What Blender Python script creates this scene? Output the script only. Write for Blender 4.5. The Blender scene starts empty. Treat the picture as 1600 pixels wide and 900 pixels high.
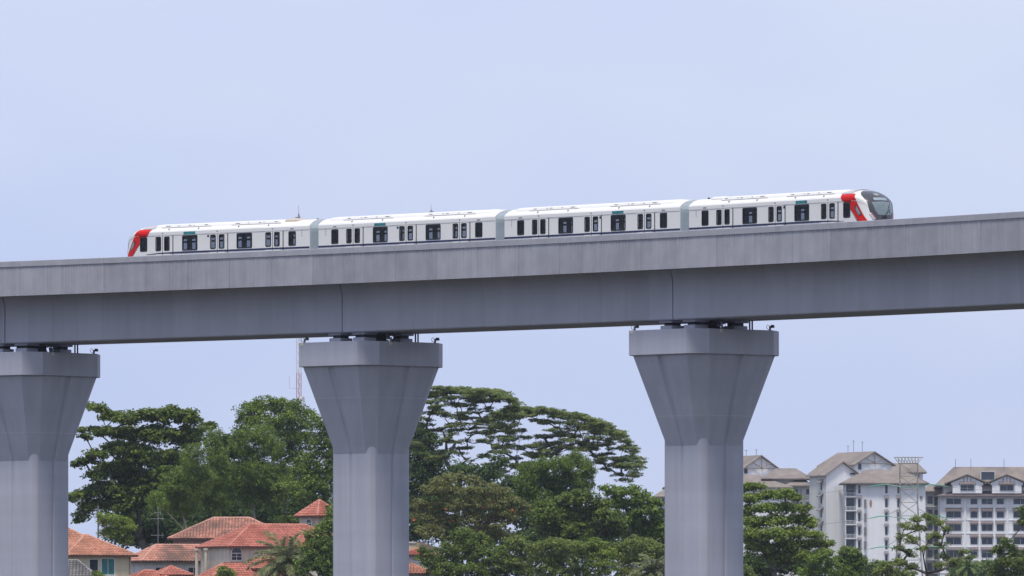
import bpy, math, random
import numpy as np
from math import sin, cos, pi, radians, sqrt, atan2
from mathutils import Vector

# ------------------------------------------------------------------ camera, sky, sun, exposure
sc = bpy.context.scene
COL = sc.collection
FPX, HOR, CAMZ = 15000.0, 1050.0, 1.7            # focal length and horizon row in the 1600 px photograph
cd = bpy.data.cameras.new('camera'); cam = bpy.data.objects.new('camera', cd); COL.objects.link(cam)
cam.location = (0, 0, CAMZ); cam.rotation_euler = (radians(90), 0, 0)
cd.sensor_width = 36; cd.lens = FPX / 1600 * 36
cd.shift_y = (HOR - 450) / 1600
cd.clip_start = 1; cd.clip_end = 30000
sc.camera = cam

SUN_EL, SUN_AZ = 68.0, 191.0                     # azimuth clockwise from +Y (the view direction)
w = bpy.data.worlds.new('World'); sc.world = w; w.use_nodes = True
nt = w.node_tree; nt.nodes.clear()
wo = nt.nodes.new('ShaderNodeOutputWorld'); bg = nt.nodes.new('ShaderNodeBackground')
sky = nt.nodes.new('ShaderNodeTexSky'); sky.sky_type = 'NISHITA'; sky.sun_disc = False
sky.sun_elevation = radians(SUN_EL); sky.sun_rotation = radians(SUN_AZ)
sky.air_density = 1.0; sky.dust_density = 2.0; sky.ozone_density = 3.0
mixs = nt.nodes.new('ShaderNodeMix'); mixs.data_type = 'RGBA'
mixs.inputs[0].default_value = 0.78               # thin even cloud veil over the whole sky
nt.links.new(sky.outputs[0], mixs.inputs[6])
tcw = nt.nodes.new('ShaderNodeTexCoord'); cn = nt.nodes.new('ShaderNodeTexNoise')
cn.inputs['Scale'].default_value = 9.0; cn.inputs['Detail'].default_value = 3.0
mpw = nt.nodes.new('ShaderNodeMapping'); mpw.inputs['Scale'].default_value = (1, 1, 2.2); nt.links.new(tcw.outputs['Generated'], mpw.inputs['Vector']); nt.links.new(mpw.outputs[0], cn.inputs['Vector'])
cr = nt.nodes.new('ShaderNodeValToRGB')
cr.color_ramp.elements[0].position = 0.3; cr.color_ramp.elements[0].color = (5.95, 7.05, 10.6, 1)
cr.color_ramp.elements[1].position = 0.75; cr.color_ramp.elements[1].color = (8.2, 8.85, 10.9, 1)
nt.links.new(cn.outputs['Fac'], cr.inputs['Fac'])
nt.links.new(cr.outputs[0], mixs.inputs[7])
nt.links.new(mixs.outputs[2], bg.inputs['Color']); bg.inputs['Strength'].default_value = 0.1
nt.links.new(bg.outputs[0], wo.inputs['Surface'])

sd = bpy.data.lights.new('sun', 'SUN'); sd.energy = 3.0; sd.angle = radians(10); sd.color = (1.0, 0.955, 0.88)
sun = bpy.data.objects.new('sun', sd); COL.objects.link(sun)
az = radians(SUN_AZ); el = radians(SUN_EL)
to_sun = Vector((sin(az) * cos(el), cos(az) * cos(el), sin(el)))
sun.rotation_euler = to_sun.to_track_quat('Z', 'Y').to_euler()

sc.view_settings.view_transform = 'Standard'; sc.view_settings.look = 'None'
sc.view_settings.exposure = 0.0; sc.view_settings.gamma = 1.0
sc.view_settings.use_curve_mapping = False
sc.render.engine = 'CYCLES'

RNG = np.random.default_rng(11)
random.seed(5)

def P(px, py, D):
    "photograph pixel at distance D to a point of the place"
    return Vector(((px - 800) / FPX * D, D, CAMZ + (HOR - py) / FPX * D))

def ground_z(D):
    t = min(max((D - 300) / 400.0, 0), 1); t = t * t * (3 - 2 * t)
    return t * (CAMZ + 0.01 * D - 2.2)

# ------------------------------------------------------------------ materials
def new_mat(name):
    m = bpy.data.materials.new(name); m.use_nodes = True
    n = m.node_tree; b = n.nodes['Principled BSDF']
    return m, n, b

def noise(n, scale, detail=3.0, stretch=None, rough=0.55):
    g = n.nodes.new('ShaderNodeNewGeometry')
    t = n.nodes.new('ShaderNodeTexNoise'); t.inputs['Scale'].default_value = scale
    t.inputs['Detail'].default_value = detail; t.inputs['Roughness'].default_value = rough
    if stretch:
        mp = n.nodes.new('ShaderNodeMapping'); mp.inputs['Scale'].default_value = stretch
        n.links.new(g.outputs['Position'], mp.inputs['Vector']); n.links.new(mp.outputs[0], t.inputs['Vector'])
    else:
        n.links.new(g.outputs['Position'], t.inputs['Vector'])
    return t

def ramp(n, src, stops):
    r = n.nodes.new('ShaderNodeValToRGB')
    e = r.color_ramp.elements
    while len(e) < len(stops): e.new(0.5)
    for i, (p, c) in enumerate(stops):
        e[i].position = p; e[i].color = (*c, 1)
    n.links.new(src, r.inputs['Fac'])
    return r

def mixc(n, a, b, fac, mode='MIX'):
    m = n.nodes.new('ShaderNodeMix'); m.data_type = 'RGBA'; m.blend_type = mode
    if isinstance(fac, float): m.inputs[0].default_value = fac
    else: n.links.new(fac, m.inputs[0])
    for i, v in ((6, a), (7, b)):
        if isinstance(v, tuple): m.inputs[i].default_value = (*v, 1)
        else: n.links.new(v, m.inputs[i])
    return m.outputs[2]

def mul(c, k): return tuple(min(1, x * k) for x in c)

def concrete(name, col, var=0.06, streak=0.06, rough=0.8, stain=None, scale=0.35, objvar=0.0, island=0.0, bands=0.0):
    m, n, b = new_mat(name)
    a = noise(n, scale, 5.0); r1 = ramp(n, a.outputs['Fac'], [(0.3, mul(col, 1 - var)), (0.7, mul(col, 1 + var))])
    s = noise(n, 1.0, 3.0, (1.3, 1.3, 0.06)); r2 = ramp(n, s.outputs['Fac'], [(0.35, (1 - streak,) * 3), (0.62, (1, 1, 1))])
    out = mixc(n, r1.outputs[0], r2.outputs[0], 1.0, 'MULTIPLY')
    if bands:
        pb = noise(n, 1.0, 2.0, (0.03, 0.03, 0.9)); r6 = ramp(n, pb.outputs['Fac'], [(0.35, (1 - bands,) * 3), (0.65, (1, 1, 1))])
        out = mixc(n, out, r6.outputs[0], 1.0, 'MULTIPLY')
    if objvar:
        oi = n.nodes.new('ShaderNodeObjectInfo')
        r3 = ramp(n, oi.outputs['Random'], [(0, (1 - objvar,) * 3), (1, (1 + 0,) * 3)])
        out = mixc(n, out, r3.outputs[0], 1.0, 'MULTIPLY')
    if island:
        gi = n.nodes.new('ShaderNodeNewGeometry')
        r5 = ramp(n, gi.outputs['Random Per Island'], [(0, (1 - island,) * 3), (1, (1 + island * 0.6,) * 3)])
        out = mixc(n, out, r5.outputs[0], 1.0, 'MULTIPLY')
    if stain:
        s2 = noise(n, 0.22, 6.0); r4 = ramp(n, s2.outputs['Fac'], [(0.48, (0, 0, 0)), (0.66, (1, 1, 1))])
        out = mixc(n, out, stain, r4.outputs[0])
    n.links.new(out, b.inputs['Base Color'])
    b.inputs['Roughness'].default_value = rough
    f = noise(n, 9.0, 4.0); bp = n.nodes.new('ShaderNodeBump'); bp.inputs['Strength'].default_value = 0.12
    bp.inputs['Distance'].default_value = 0.02
    n.links.new(f.outputs['Fac'], bp.inputs['Height']); n.links.new(bp.outputs[0], b.inputs['Normal'])
    return m

def paint(name, col, rough=0.35, metal=0.0, var=0.04, scale=1.5, coat=0.0):
    m, n, b = new_mat(name)
    a = noise(n, scale, 4.0); r1 = ramp(n, a.outputs['Fac'], [(0.3, mul(col, 1 - var)), (0.7, mul(col, 1 + var))])
    n.links.new(r1.outputs[0], b.inputs['Base Color'])
    b.inputs['Roughness'].default_value = rough; b.inputs['Metallic'].default_value = metal
    b.inputs['Coat Weight'].default_value = coat
    return m

def glass_thin(name, tint, gloss=0.12):
    m, n, b = new_mat(name); n.nodes.remove(b)
    o = n.nodes['Material Output']
    tr = n.nodes.new('ShaderNodeBsdfTransparent'); tr.inputs[0].default_value = (*tint, 1)
    gl = n.nodes.new('ShaderNodeBsdfGlossy'); gl.inputs['Roughness'].default_value = 0.04
    mx = n.nodes.new('ShaderNodeMixShader')
    mx.inputs[0].default_value = gloss; n.links.new(tr.outputs[0], mx.inputs[1]); n.links.new(gl.outputs[0], mx.inputs[2])
    n.links.new(mx.outputs[0], o.inputs['Surface'])
    return m

def leaf_mat(name, dark, light, trans=0.32, rough=0.5, patch=0.5):
    m, n, b = new_mat(name); o = n.nodes['Material Output']
    g = n.nodes.new('ShaderNodeNewGeometry')
    r = ramp(n, g.outputs['Random Per Island'], [(0.0, dark), (0.6, tuple((x + y) / 2 for x, y in zip(dark, light))), (1.0, light)])
    nz = noise(n, 0.35, 3.0); r2 = ramp(n, nz.outputs['Fac'], [(0.3, (1 - patch * 0.5,) * 3), (0.7, (1 + patch * 0.3, 1 + patch * 0.22, 1))])
    c = mixc(n, r.outputs[0], r2.outputs[0], 1.0, 'MULTIPLY')
    n.links.new(c, b.inputs['Base Color']); b.inputs['Roughness'].default_value = rough
    b.inputs['Specular IOR Level'].default_value = 0.12
    t = n.nodes.new('ShaderNodeBsdfTranslucent'); n.links.new(c, t.inputs[0])
    mx = n.nodes.new('ShaderNodeMixShader'); mx.inputs[0].default_value = trans
    n.links.new(b.outputs[0], mx.inputs[1]); n.links.new(t.outputs[0], mx.inputs[2])
    n.links.new(mx.outputs[0], o.inputs['Surface'])
    return m

M = {}
M['pier'] = concrete('pier_paint', (0.45, 0.45, 0.505), 0.035, 0.09, 0.7, bands=0.07)
M['girder'] = concrete('girder_paint', (0.455, 0.455, 0.51), 0.05, 0.06, 0.7, objvar=0.09)
M['parapet'] = concrete('parapet_concrete', (0.385, 0.38, 0.415), 0.09, 0.12, 0.85, scale=0.8, objvar=0.14)
M['coping'] = concrete('coping_concrete', (0.39, 0.385, 0.415), 0.08, 0.08, 0.85, scale=1.2, objvar=0.05)
M['joint'] = concrete('pour_joint_laitance', (0.56, 0.56, 0.60), 0.1, 0.0, 0.85, scale=1.5)
M['pad'] = paint('bearing_rubber', (0.03, 0.03, 0.035), 0.8)
M['steel'] = paint('rail_steel', (0.25, 0.22, 0.2), 0.45, 0.8)
M['galv'] = paint('galvanised_steel', (0.22, 0.23, 0.24), 0.6, 0.3)
M['lamp'] = paint('lamp_housing', (0.62, 0.58, 0.42), 0.5)
M['dark'] = paint('dark_metal', (0.03, 0.03, 0.035), 0.5)
M['white'] = paint('train_white', (0.745, 0.725, 0.68), 0.32, 0, 0.015, 0.8, coat=0.3)
M['whiteroof'] = paint('train_roof_white', (0.76, 0.74, 0.70), 0.45, 0, 0.02, 0.8)
M['tan'] = paint('roof_unit_tan', (0.55, 0.45, 0.36), 0.6)
M['red'] = paint('train_red', (0.60, 0.010, 0.006), 0.5, 0, 0.03, 1.0); M['red'].node_tree.nodes['Principled BSDF'].inputs['Specular IOR Level'].default_value = 0.25
M['navy'] = paint('train_navy', (0.008, 0.014, 0.07), 0.35)
M['black'] = paint('train_black', (0.008, 0.008, 0.01), 0.35)
M['mask'] = paint('cab_mask', (0.05, 0.047, 0.05), 0.3, 0, 0.03, 1.0, coat=0.5)
M['silver'] = paint('cab_silver', (0.50, 0.47, 0.46), 0.4, 0.1)
M['bellow'] = paint('bellow_grey', (0.28, 0.325, 0.35), 0.6, 0, 0.05)
M['inside'] = paint('train_interior', (0.03, 0.031, 0.036), 0.7)
M['glass'] = glass_thin('tinted_glass', (0.46, 0.48, 0.52), 0.035)
M['shield'] = paint('windscreen_glass', (0.16, 0.20, 0.20), 0.08, 0.0, 0.12, 2.5, coat=1.0)
M['sign'] = paint('sign_teal', (0.02, 0.20, 0.22), 0.3, 0, 0.5, 5.0)
M['lens'] = paint('headlamp_lens', (0.5, 0.5, 0.5), 0.15, 0.2)
M['pink'] = paint('tail_lamp_strip', (0.6, 0.12, 0.16), 0.3)
M['bark'] = concrete('bark', (0.10, 0.085, 0.07), 0.3, 0.2, 0.9, scale=2.0)
M['palebark'] = concrete('pale_bark', (0.26, 0.24, 0.19), 0.25, 0.2, 0.9, scale=2.0)
M['grass'] = concrete('ground_scrub', (0.04, 0.038, 0.026), 0.35, 0.0, 0.95, scale=0.05)

# ------------------------------------------------------------------ mesh helpers
class MB:
    "collects faces; build() links them as one mesh object"
    def __init__(s): s.v = []; s.f = []; s.m = []
    def quad(s, pts, mi=0):
        b = len(s.v); s.v += [tuple(p) for p in pts]; s.f.append(tuple(range(b, b + len(pts)))); s.m.append(mi)
    def box(s, x0, x1, y0, y1, z0, z1, mi=0):
        b = len(s.v)
        s.v += [(x0, y0, z0), (x1, y0, z0), (x1, y1, z0), (x0, y1, z0), (x0, y0, z1), (x1, y0, z1), (x1, y1, z1), (x0, y1, z1)]
        for f in ((0, 3, 2, 1), (4, 5, 6, 7), (0, 1, 5, 4), (1, 2, 6, 5), (2, 3, 7, 6), (3, 0, 4, 7)):
            s.f.append(tuple(b + i for i in f)); s.m.append(mi)
    def bevbox(s, x0, x1, y0, y1, z0, z1, c, mi=0):
        "box with its vertical edges and top edges cut by c"
        def ring(i, z): return [(x0 + i + c, y0 + i, z), (x1 - i - c, y0 + i, z), (x1 - i, y0 + i + c, z), (x1 - i, y1 - i - c, z),
                                (x1 - i - c, y1 - i, z), (x0 + i + c, y1 - i, z), (x0 + i, y1 - i - c, z), (x0 + i, y0 + i + c, z)]
        s.loft([ring(0, z0), ring(0, z1 - c), ring(c, z1)], True, True, mi)
    def loft(s, rings, cap0=True, cap1=True, mi=0, closed=True):
        b = len(s.v); n = len(rings[0])
        for r in rings: s.v += [tuple(p) for p in r]
        for i in range(len(rings) - 1):
            for j in range(n if closed else n - 1):
                k = (j + 1) % n
                s.f.append((b + i * n + j, b + i * n + k, b + (i + 1) * n + k, b + (i + 1) * n + j)); s.m.append(mi)
        if cap0: s.f.append(tuple(b + j for j in reversed(range(n)))); s.m.append(mi)
        if cap1: s.f.append(tuple(b + (len(rings) - 1) * n + j for j in range(n))); s.m.append(mi)
    def tube(s, pts, rad, n=6, mi=0):
        pts = [Vector(p) for p in pts]
        if not hasattr(rad, '__len__'): rad = [rad] * len(pts)
        rings = []
        for i, p in enumerate(pts):
            d = (pts[min(i + 1, len(pts) - 1)] - pts[max(i - 1, 0)])
            d = d.normalized() if d.length > 1e-6 else Vector((0, 0, 1))
            a = Vector((0, 0, 1)) if abs(d.z) < 0.9 else Vector((1, 0, 0))
            u = d.cross(a).normalized(); v = d.cross(u)
            rings.append([p + (u * cos(2 * pi * k / n) + v * sin(2 * pi * k / n)) * rad[i] for k in range(n)])
        s.loft(rings, True, True, mi)
    def mesh(s, name, mats, smooth=False):
        me = bpy.data.meshes.new(name); me.from_pydata(s.v, [], s.f)
        for m in (mats if isinstance(mats, (list, tuple)) else [mats]): me.materials.append(m)
        if any(s.m): me.polygons.foreach_set('material_index', s.m)
        if smooth: me.polygons.foreach_set('use_smooth', [True] * len(s.f))
        me.update(); return me
    def build(s, name, mats, parent=None, loc=(0, 0, 0), rot=0, smooth=False):
        return link(name, s.mesh(name, mats, smooth), parent, loc, rot)

def link(name, data, parent=None, loc=(0, 0, 0), rot=0):
    o = bpy.data.objects.new(name, data); COL.objects.link(o)
    if parent is not None: o.parent = parent
    o.location = loc; o.rotation_euler = (0, 0, rot) if not hasattr(rot, '__len__') else rot
    return o

def thing(name, label, cat, loc=(0, 0, 0), rot=0, group=None):
    o = link(name, None, None, loc, rot); o['label'] = label; o['category'] = cat
    o.empty_display_size = 0.5
    if group: o['group'] = group
    return o

def smooth_by_angle(o, ang=35):
    me = o.data
    me.polygons.foreach_set('use_smooth', [True] * len(me.polygons))
    try: me.set_sharp_from_angle(angle=radians(ang))
    except Exception: pass

# ------------------------------------------------------------------ ground
g = MB()
ys = [-100, 0, 150, 300, 350, 400, 450, 500, 550, 600, 650, 700, 900, 1300, 2200, 3000]
xs = [-1500, -500, -200, -80, 0, 80, 200, 500, 1500]
for j in range(len(ys) - 1):
    for i in range(len(xs) - 1):
        g.quad([(xs[i], ys[j], ground_z(ys[j])), (xs[i + 1], ys[j], ground_z(ys[j])),
                (xs[i + 1], ys[j + 1], ground_z(ys[j + 1])), (xs[i], ys[j + 1], ground_z(ys[j + 1]))])
go = g.build('ground', M['grass']); go['kind'] = 'structure'

# ------------------------------------------------------------------ viaduct line: an arc seen from its inside
CX, CY, RAD, A0 = -290.777, 370.431, 395.453, 0.7446856
WEB, CLO = 2.8, 5.57                             # web face and centre line, metres behind the near parapet face
ZT = CAMZ + 28.75                                 # parapet top
def ang(s): return A0 - s / (RAD + CLO)           # s along the centre line
def arc(s, off, z=0.0):
    a = ang(s); return Vector((CX + (RAD + off) * cos(a), CY + (RAD + off) * sin(a), z))
def heading(s):
    a = ang(s); return atan2(-cos(a), sin(a))     # direction of travel to the right and towards us

Z_CB, Z_PB = ZT - 0.39, ZT - 2.43                 # coping underside, panel bottom
Z_SOF = CAMZ + 23.13
Z_DECK = ZT - 1.25
JOINTS = [-85.6, -52.56, -19.75, 12.85, 54.7, 97.0]
JG = 0.08
# one girder section: offsets behind the parapet face, from the near wing tip round the bottom to the far one
def girder_section():
    sec = [(0.26, Z_DECK), (0.26, Z_DECK - 0.22), (0.75, Z_DECK - 0.30)]
    for k in range(9):                             # curved haunch under the wing
        t = k / 8 * pi / 2
        sec.append((WEB - 1.35 + 1.35 * sin(t), Z_DECK - 0.42 - 1.62 + 1.62 * cos(t)))
    sec.append((WEB, Z_SOF + 0.16))
    for k in range(1, 4):
        t = k / 3 * pi / 2
        sec.append((WEB + 0.16 - 0.16 * cos(t), Z_SOF + 0.16 - 0.16 * sin(t)))
    full = sec + [(2 * CLO - o, z) for o, z in reversed(sec)]
    return full
SEC = girder_section()
def shrink(sec, d):
    zc = Z_SOF + 1.4
    return [(o + d * (1 if o < CLO else -1), z + (d if z < zc else -d)) for o, z in sec]
SECI = shrink(SEC, 0.02)

# ribbed precast panel, shared; the ribs leave plain bands as cast
PL = 3.62
def panel_mesh(seed):
    rr = random.Random(seed)
    b = MB(); x = 0.0; prof = [(0.012, 0.012), (0.02, 0.0)]
    x = 0.06
    zones = []; 
    while x < PL - 0.12:
        wz = rr.uniform(0.6, 1.8); zones.append((x, min(x + wz, PL - 0.06), rr.random() < 0.85)); x += wz
    for a, c, rib in zones:
        if rib:
            q = a + 0.02
            while q + 0.235 < c:
                prof += [(q, 0.0), (q + 0.015, 0.026), (q + 0.055, 0.026), (q + 0.07, 0.0)]
                q += 0.235
        prof.append((c, 0.0))
    prof = [p for i, p in enumerate(prof) if i == 0 or p[0] > prof[i - 1][0] + 1e-4]
    prof += [(PL - 0.02, 0.0), (PL - 0.012, 0.012)]
    # local: x along, y inwards (0 = face), z from bottom
    h = Z_CB - Z_PB
    top = [(px_, py_, h) for px_, py_ in prof]; bot = [(px_, py_, 0) for px_, py_ in prof]
    b.loft([bot, top], False, False, 0, closed=False)
    b.quad([(PL - 0.012, 0.012, 0), (PL - 0.012, 0.28, 0), (PL - 0.012, 0.28, h), (PL - 0.012, 0.012, h)])
    b.quad([(0.012, 0.28, 0), (0.012, 0.012, 0), (0.012, 0.012, h), (0.012, 0.28, h)])
    b.quad([(PL - 0.012, 0.28, 0), (0.012, 0.28, 0), (0.012, 0.28, h), (PL - 0.012, 0.28, h)])
    b.quad([(0.012, 0.012, 0), (0.012, 0.28, 0), (PL - 0.012, 0.28, 0), (PL - 0.012, 0.012, 0)])
    return b.mesh('parapet_panel', M['parapet'])
PANELS = [panel_mesh(k) for k in range(6)]
cb = MB(); cb.bevbox(0.006, PL - 0.006, -0.055, 0.36, 0, ZT - Z_CB, 0.018)
COPING = cb.mesh('coping', M['coping'])

SPAN_LABEL = ['viaduct girder span running out at the left edge, left of the first pier',
              'viaduct girder span between the left edge pier and the middle pier',
              'viaduct girder span between the middle pier and the right pier',
              'viaduct girder span from the right pier to the right edge of the picture',
              None]
for i in range(4):
    s0, s1 = JOINTS[i] + JG / 2, JOINTS[i + 1] - JG / 2
    sm = (s0 + s1) / 2; base = arc(sm, CLO, Z_SOF)
    sp = thing('viaduct_span', SPAN_LABEL[i], 'viaduct span', base, 0, 'spans of the elevated railway viaduct')
    nseg = round((s1 - s0) / 2.28)
    for k in range(nseg):
        a, c = s0 + (s1 - s0) * k / nseg, s0 + (s1 - s0) * (k + 1) / nseg
        e = 0.012
        def ring(s, sec): return [arc(s, o, z) - base for o, z in sec]
        gb = MB(); gb.loft([ring(a, shrink(SEC, 0.012)), ring(a + e, SEC), ring(c - e, SEC), ring(c, shrink(SEC, 0.012))], True, True)
        smooth_by_angle(gb.build('girder_segment', M['girder'], sp), 28)
    # near parapet panels and copings, far parapet, plinths and rails
    s0, s1 = JOINTS[i], JOINTS[i + 1]
    npan = int((s1 - s0) * RAD / (RAD + CLO) // PL)
    Ls = (s1 - s0) / npan
    for k in range(npan):
        s = s0 + Ls * k; p = arc(s, 0, 0); q = arc(s + Ls, 0, 0)
        hd = atan2(q.y - p.y, q.x - p.x)
        sx = (q - p).length / PL
        o = link('parapet_panel', PANELS[(k * 5 + i * 2) % 6], sp, (p.x - base.x, p.y - base.y, Z_PB - base.z), hd); o.scale.x = sx
        o = link('coping', COPING, sp, (p.x - base.x, p.y - base.y, Z_CB - base.z), hd); o.scale.x = sx
    st = np.linspace(s0, s1, 9)
    fb = MB(); fb.loft([[arc(s, o, z) - base for o, z in ((2 * CLO, Z_PB), (2 * CLO, ZT), (2 * CLO - 0.3, ZT), (2 * CLO - 0.3, Z_PB))] for s in st])
    fb.build('far_parapet', M['parapet'], sp)
    for tr in (2.6, 8.54):
        for ro in (-0.7175, 0.7175):
            rb = MB(); rb.loft([[arc(s, tr + ro + dx, z) - base for dx, z in ((-0.3, Z_DECK), (-0.3, Z_DECK + 0.08), (0.3, Z_DECK + 0.08), (0.3, Z_DECK))] for s in st])
            pl_ = rb.build('rail_plinth', M['coping'], sp)
            rb = MB(); rb.loft([[arc(s, tr + ro + dx, z) - base for dx, z in ((-0.035, Z_DECK + 0.08), (-0.035, Z_DECK + 0.22), (0.035, Z_DECK + 0.22), (0.035, Z_DECK + 0.08))] for s in st])
            rb.build('rail', M['steel'], sp)

# ------------------------------------------------------------------ piers
Z_CT, Z_CBt, Z_FB = CAMZ + 22.48, CAMZ + 20.82, CAMZ + 14.88
def octo(A, B, a, b): # half sizes and corner legs; counter-clockwise, x along the track, y away from us
    return [(-A + a, -B), (A - a, -B), (A, -B + b), (A, B - b), (A - a, B), (-A + a, B), (-A, B - b), (-A, -B + b)]
def grooved(A, B, a, b, gw, gd, z):
    o = octo(A, B, a, b); pts = []
    for i in range(8):
        p, q = Vector(o[i]), Vector(o[(i + 1) % 8]); pts.append((p.x, p.y, z))
        if i % 2 == 0:                                   # long faces carry a groove at the middle
            d = (q - p).normalized(); nrm = Vector((-d.y, d.x)); m_ = (p + q) / 2
            for t, dep in ((-gw / 2, 0), (-gw / 2 + gd * 0.6, gd), (gw / 2 - gd * 0.6, gd), (gw / 2, 0)):
                r = m_ + d * t + nrm * dep; pts.append((r.x, r.y, z))
    return pts
CLEG, CN = 0.47, 10                                # corner groove: leg and facets
def cove(A, B):
    "for each corner the points of its concave groove, counter-clockwise"
    out = []
    for sx, sy in ((1, -1), (1, 1), (-1, 1), (-1, -1)):
        p = Vector((sx * (A - CLEG), sy * B)); q = Vector((sx * A, sy * (B - CLEG)))
        if (sx * sy) > 0: p, q = q, p
        m_ = (p + q) / 2; d = (q - p); inn = Vector((-sx, -sy)).normalized()
        out.append([p + d * (k / CN) + inn * -0.10 * sqrt(max(0, 1 - (2 * k / CN - 1) ** 2)) for k in range(CN + 1)])
    return out
def col_ring(A, B, gw, gd, z):
    cv = cove(A, B); pts = []
    for i in range(4):
        p, q = cv[i - 1][-1], cv[i][0]; d = (q - p).normalized(); nrm = Vector((-d.y, d.x)); m_ = (p + q) / 2
        for t, dep in ((-gw / 2, 0), (-gw / 2 + gd * 0.6, gd), (gw / 2 - gd * 0.6, gd), (gw / 2, 0)):
            r = m_ + d * t + nrm * dep; pts.append((r.x, r.y, z))
        pts += [(v.x, v.y, z) for v in cv[i]]
    return pts
def flare_rings(A0_, B0_, A1_, B1_, z0, z1, arch):
    "lower and upper ring of the flared head; the corner grooves run up into it as small arches"
    lo, hi, soff = [], [], []
    cv = cove(A0_, B0_)
    o0 = octo(A0_, B0_, 0.56, 0.56); o1 = octo(A1_, B1_, 0.87, 1.22)
    for i in range(4):
        p0, q0, p1, q1 = Vector(o0[2 * i]), Vector(o0[2 * i + 1]), Vector(o1[2 * i]), Vector(o1[2 * i + 1])
        for (p, q, z, gw, gd, dst) in ((p0, q0, z0, 0.30, 0.10, lo), (p1, q1, z1, 0.62, 0.16, hi)):
            d = (q - p).normalized(); nrm = Vector((-d.y, d.x)); m_ = (p + q) / 2
            for t, dep in ((-gw / 2, 0), (-gw / 2 + gd * 0.6, gd), (gw / 2 - gd * 0.6, gd), (gw / 2, 0)):
                r = m_ + d * t + nrm * dep; dst.append((r.x, r.y, z))
        r0, r1 = Vector(o0[(2 * i + 2) % 8]), Vector(o1[(2 * i + 2) % 8]); strip = []
        for k in range(CN + 1):
            t = k / CN; a = q0.lerp(r0, t); b_ = q1.lerp(r1, t); f = arch * sqrt(max(0, 1 - (2 * t - 1) ** 2)) / (z1 - z0)
            c = a.lerp(b_, f); lo.append((c.x, c.y, z0 + f * (z1 - z0))); hi.append((b_.x, b_.y, z1))
            w_ = cv[i][k]; strip.append(((w_.x, w_.y, z0 - 0.01), (w_.x, w_.y, z0 + f * (z1 - z0)), (c.x, c.y, z0 + f * (z1 - z0))))
        soff.append(strip)
    return lo, hi, soff

def light_fixture(pr, x, y, z, sgn):
    b = MB(); b.box(x - 0.05, x + 0.05, y - 0.05, y + 0.05, z - 0.12, z + 0.28)
    b.box(x - 0.05, x + 0.40 * sgn if sgn > 0 else x + 0.05, y - 0.04, y + 0.04, z + 0.2, z + 0.26) if sgn > 0 else b.box(x + 0.40 * sgn, x + 0.05, y - 0.04, y + 0.04, z + 0.2, z + 0.26)
    br = b.build('lamp_bracket', M['galv'], pr)
    b = MB(); b.bevbox(x - 0.2, x + 0.2, y - 0.32, y - 0.05, z - 0.22, z - 0.02, 0.03); b.build('lamp_head', M['lamp'], br)
    b = MB(); b.bevbox(x + 0.24 * sgn - 0.1, x + 0.24 * sgn + 0.1, y - 0.12, y + 0.1, z + 0.16, z + 0.36, 0.03); b.build('lamp_gear', M['dark'], br)
    b = MB(); b.tube([(x - 0.1 * sgn, y, z + 0.05), (x - 0.28 * sgn, y, z + 0.12), (x - 0.36 * sgn, y, z + 0.28), (x - 0.24 * sgn, y, z + 0.38), (x, y, z + 0.24)], 0.018, 5)
    b.build('cable_loop', M['dark'], br)

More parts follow.
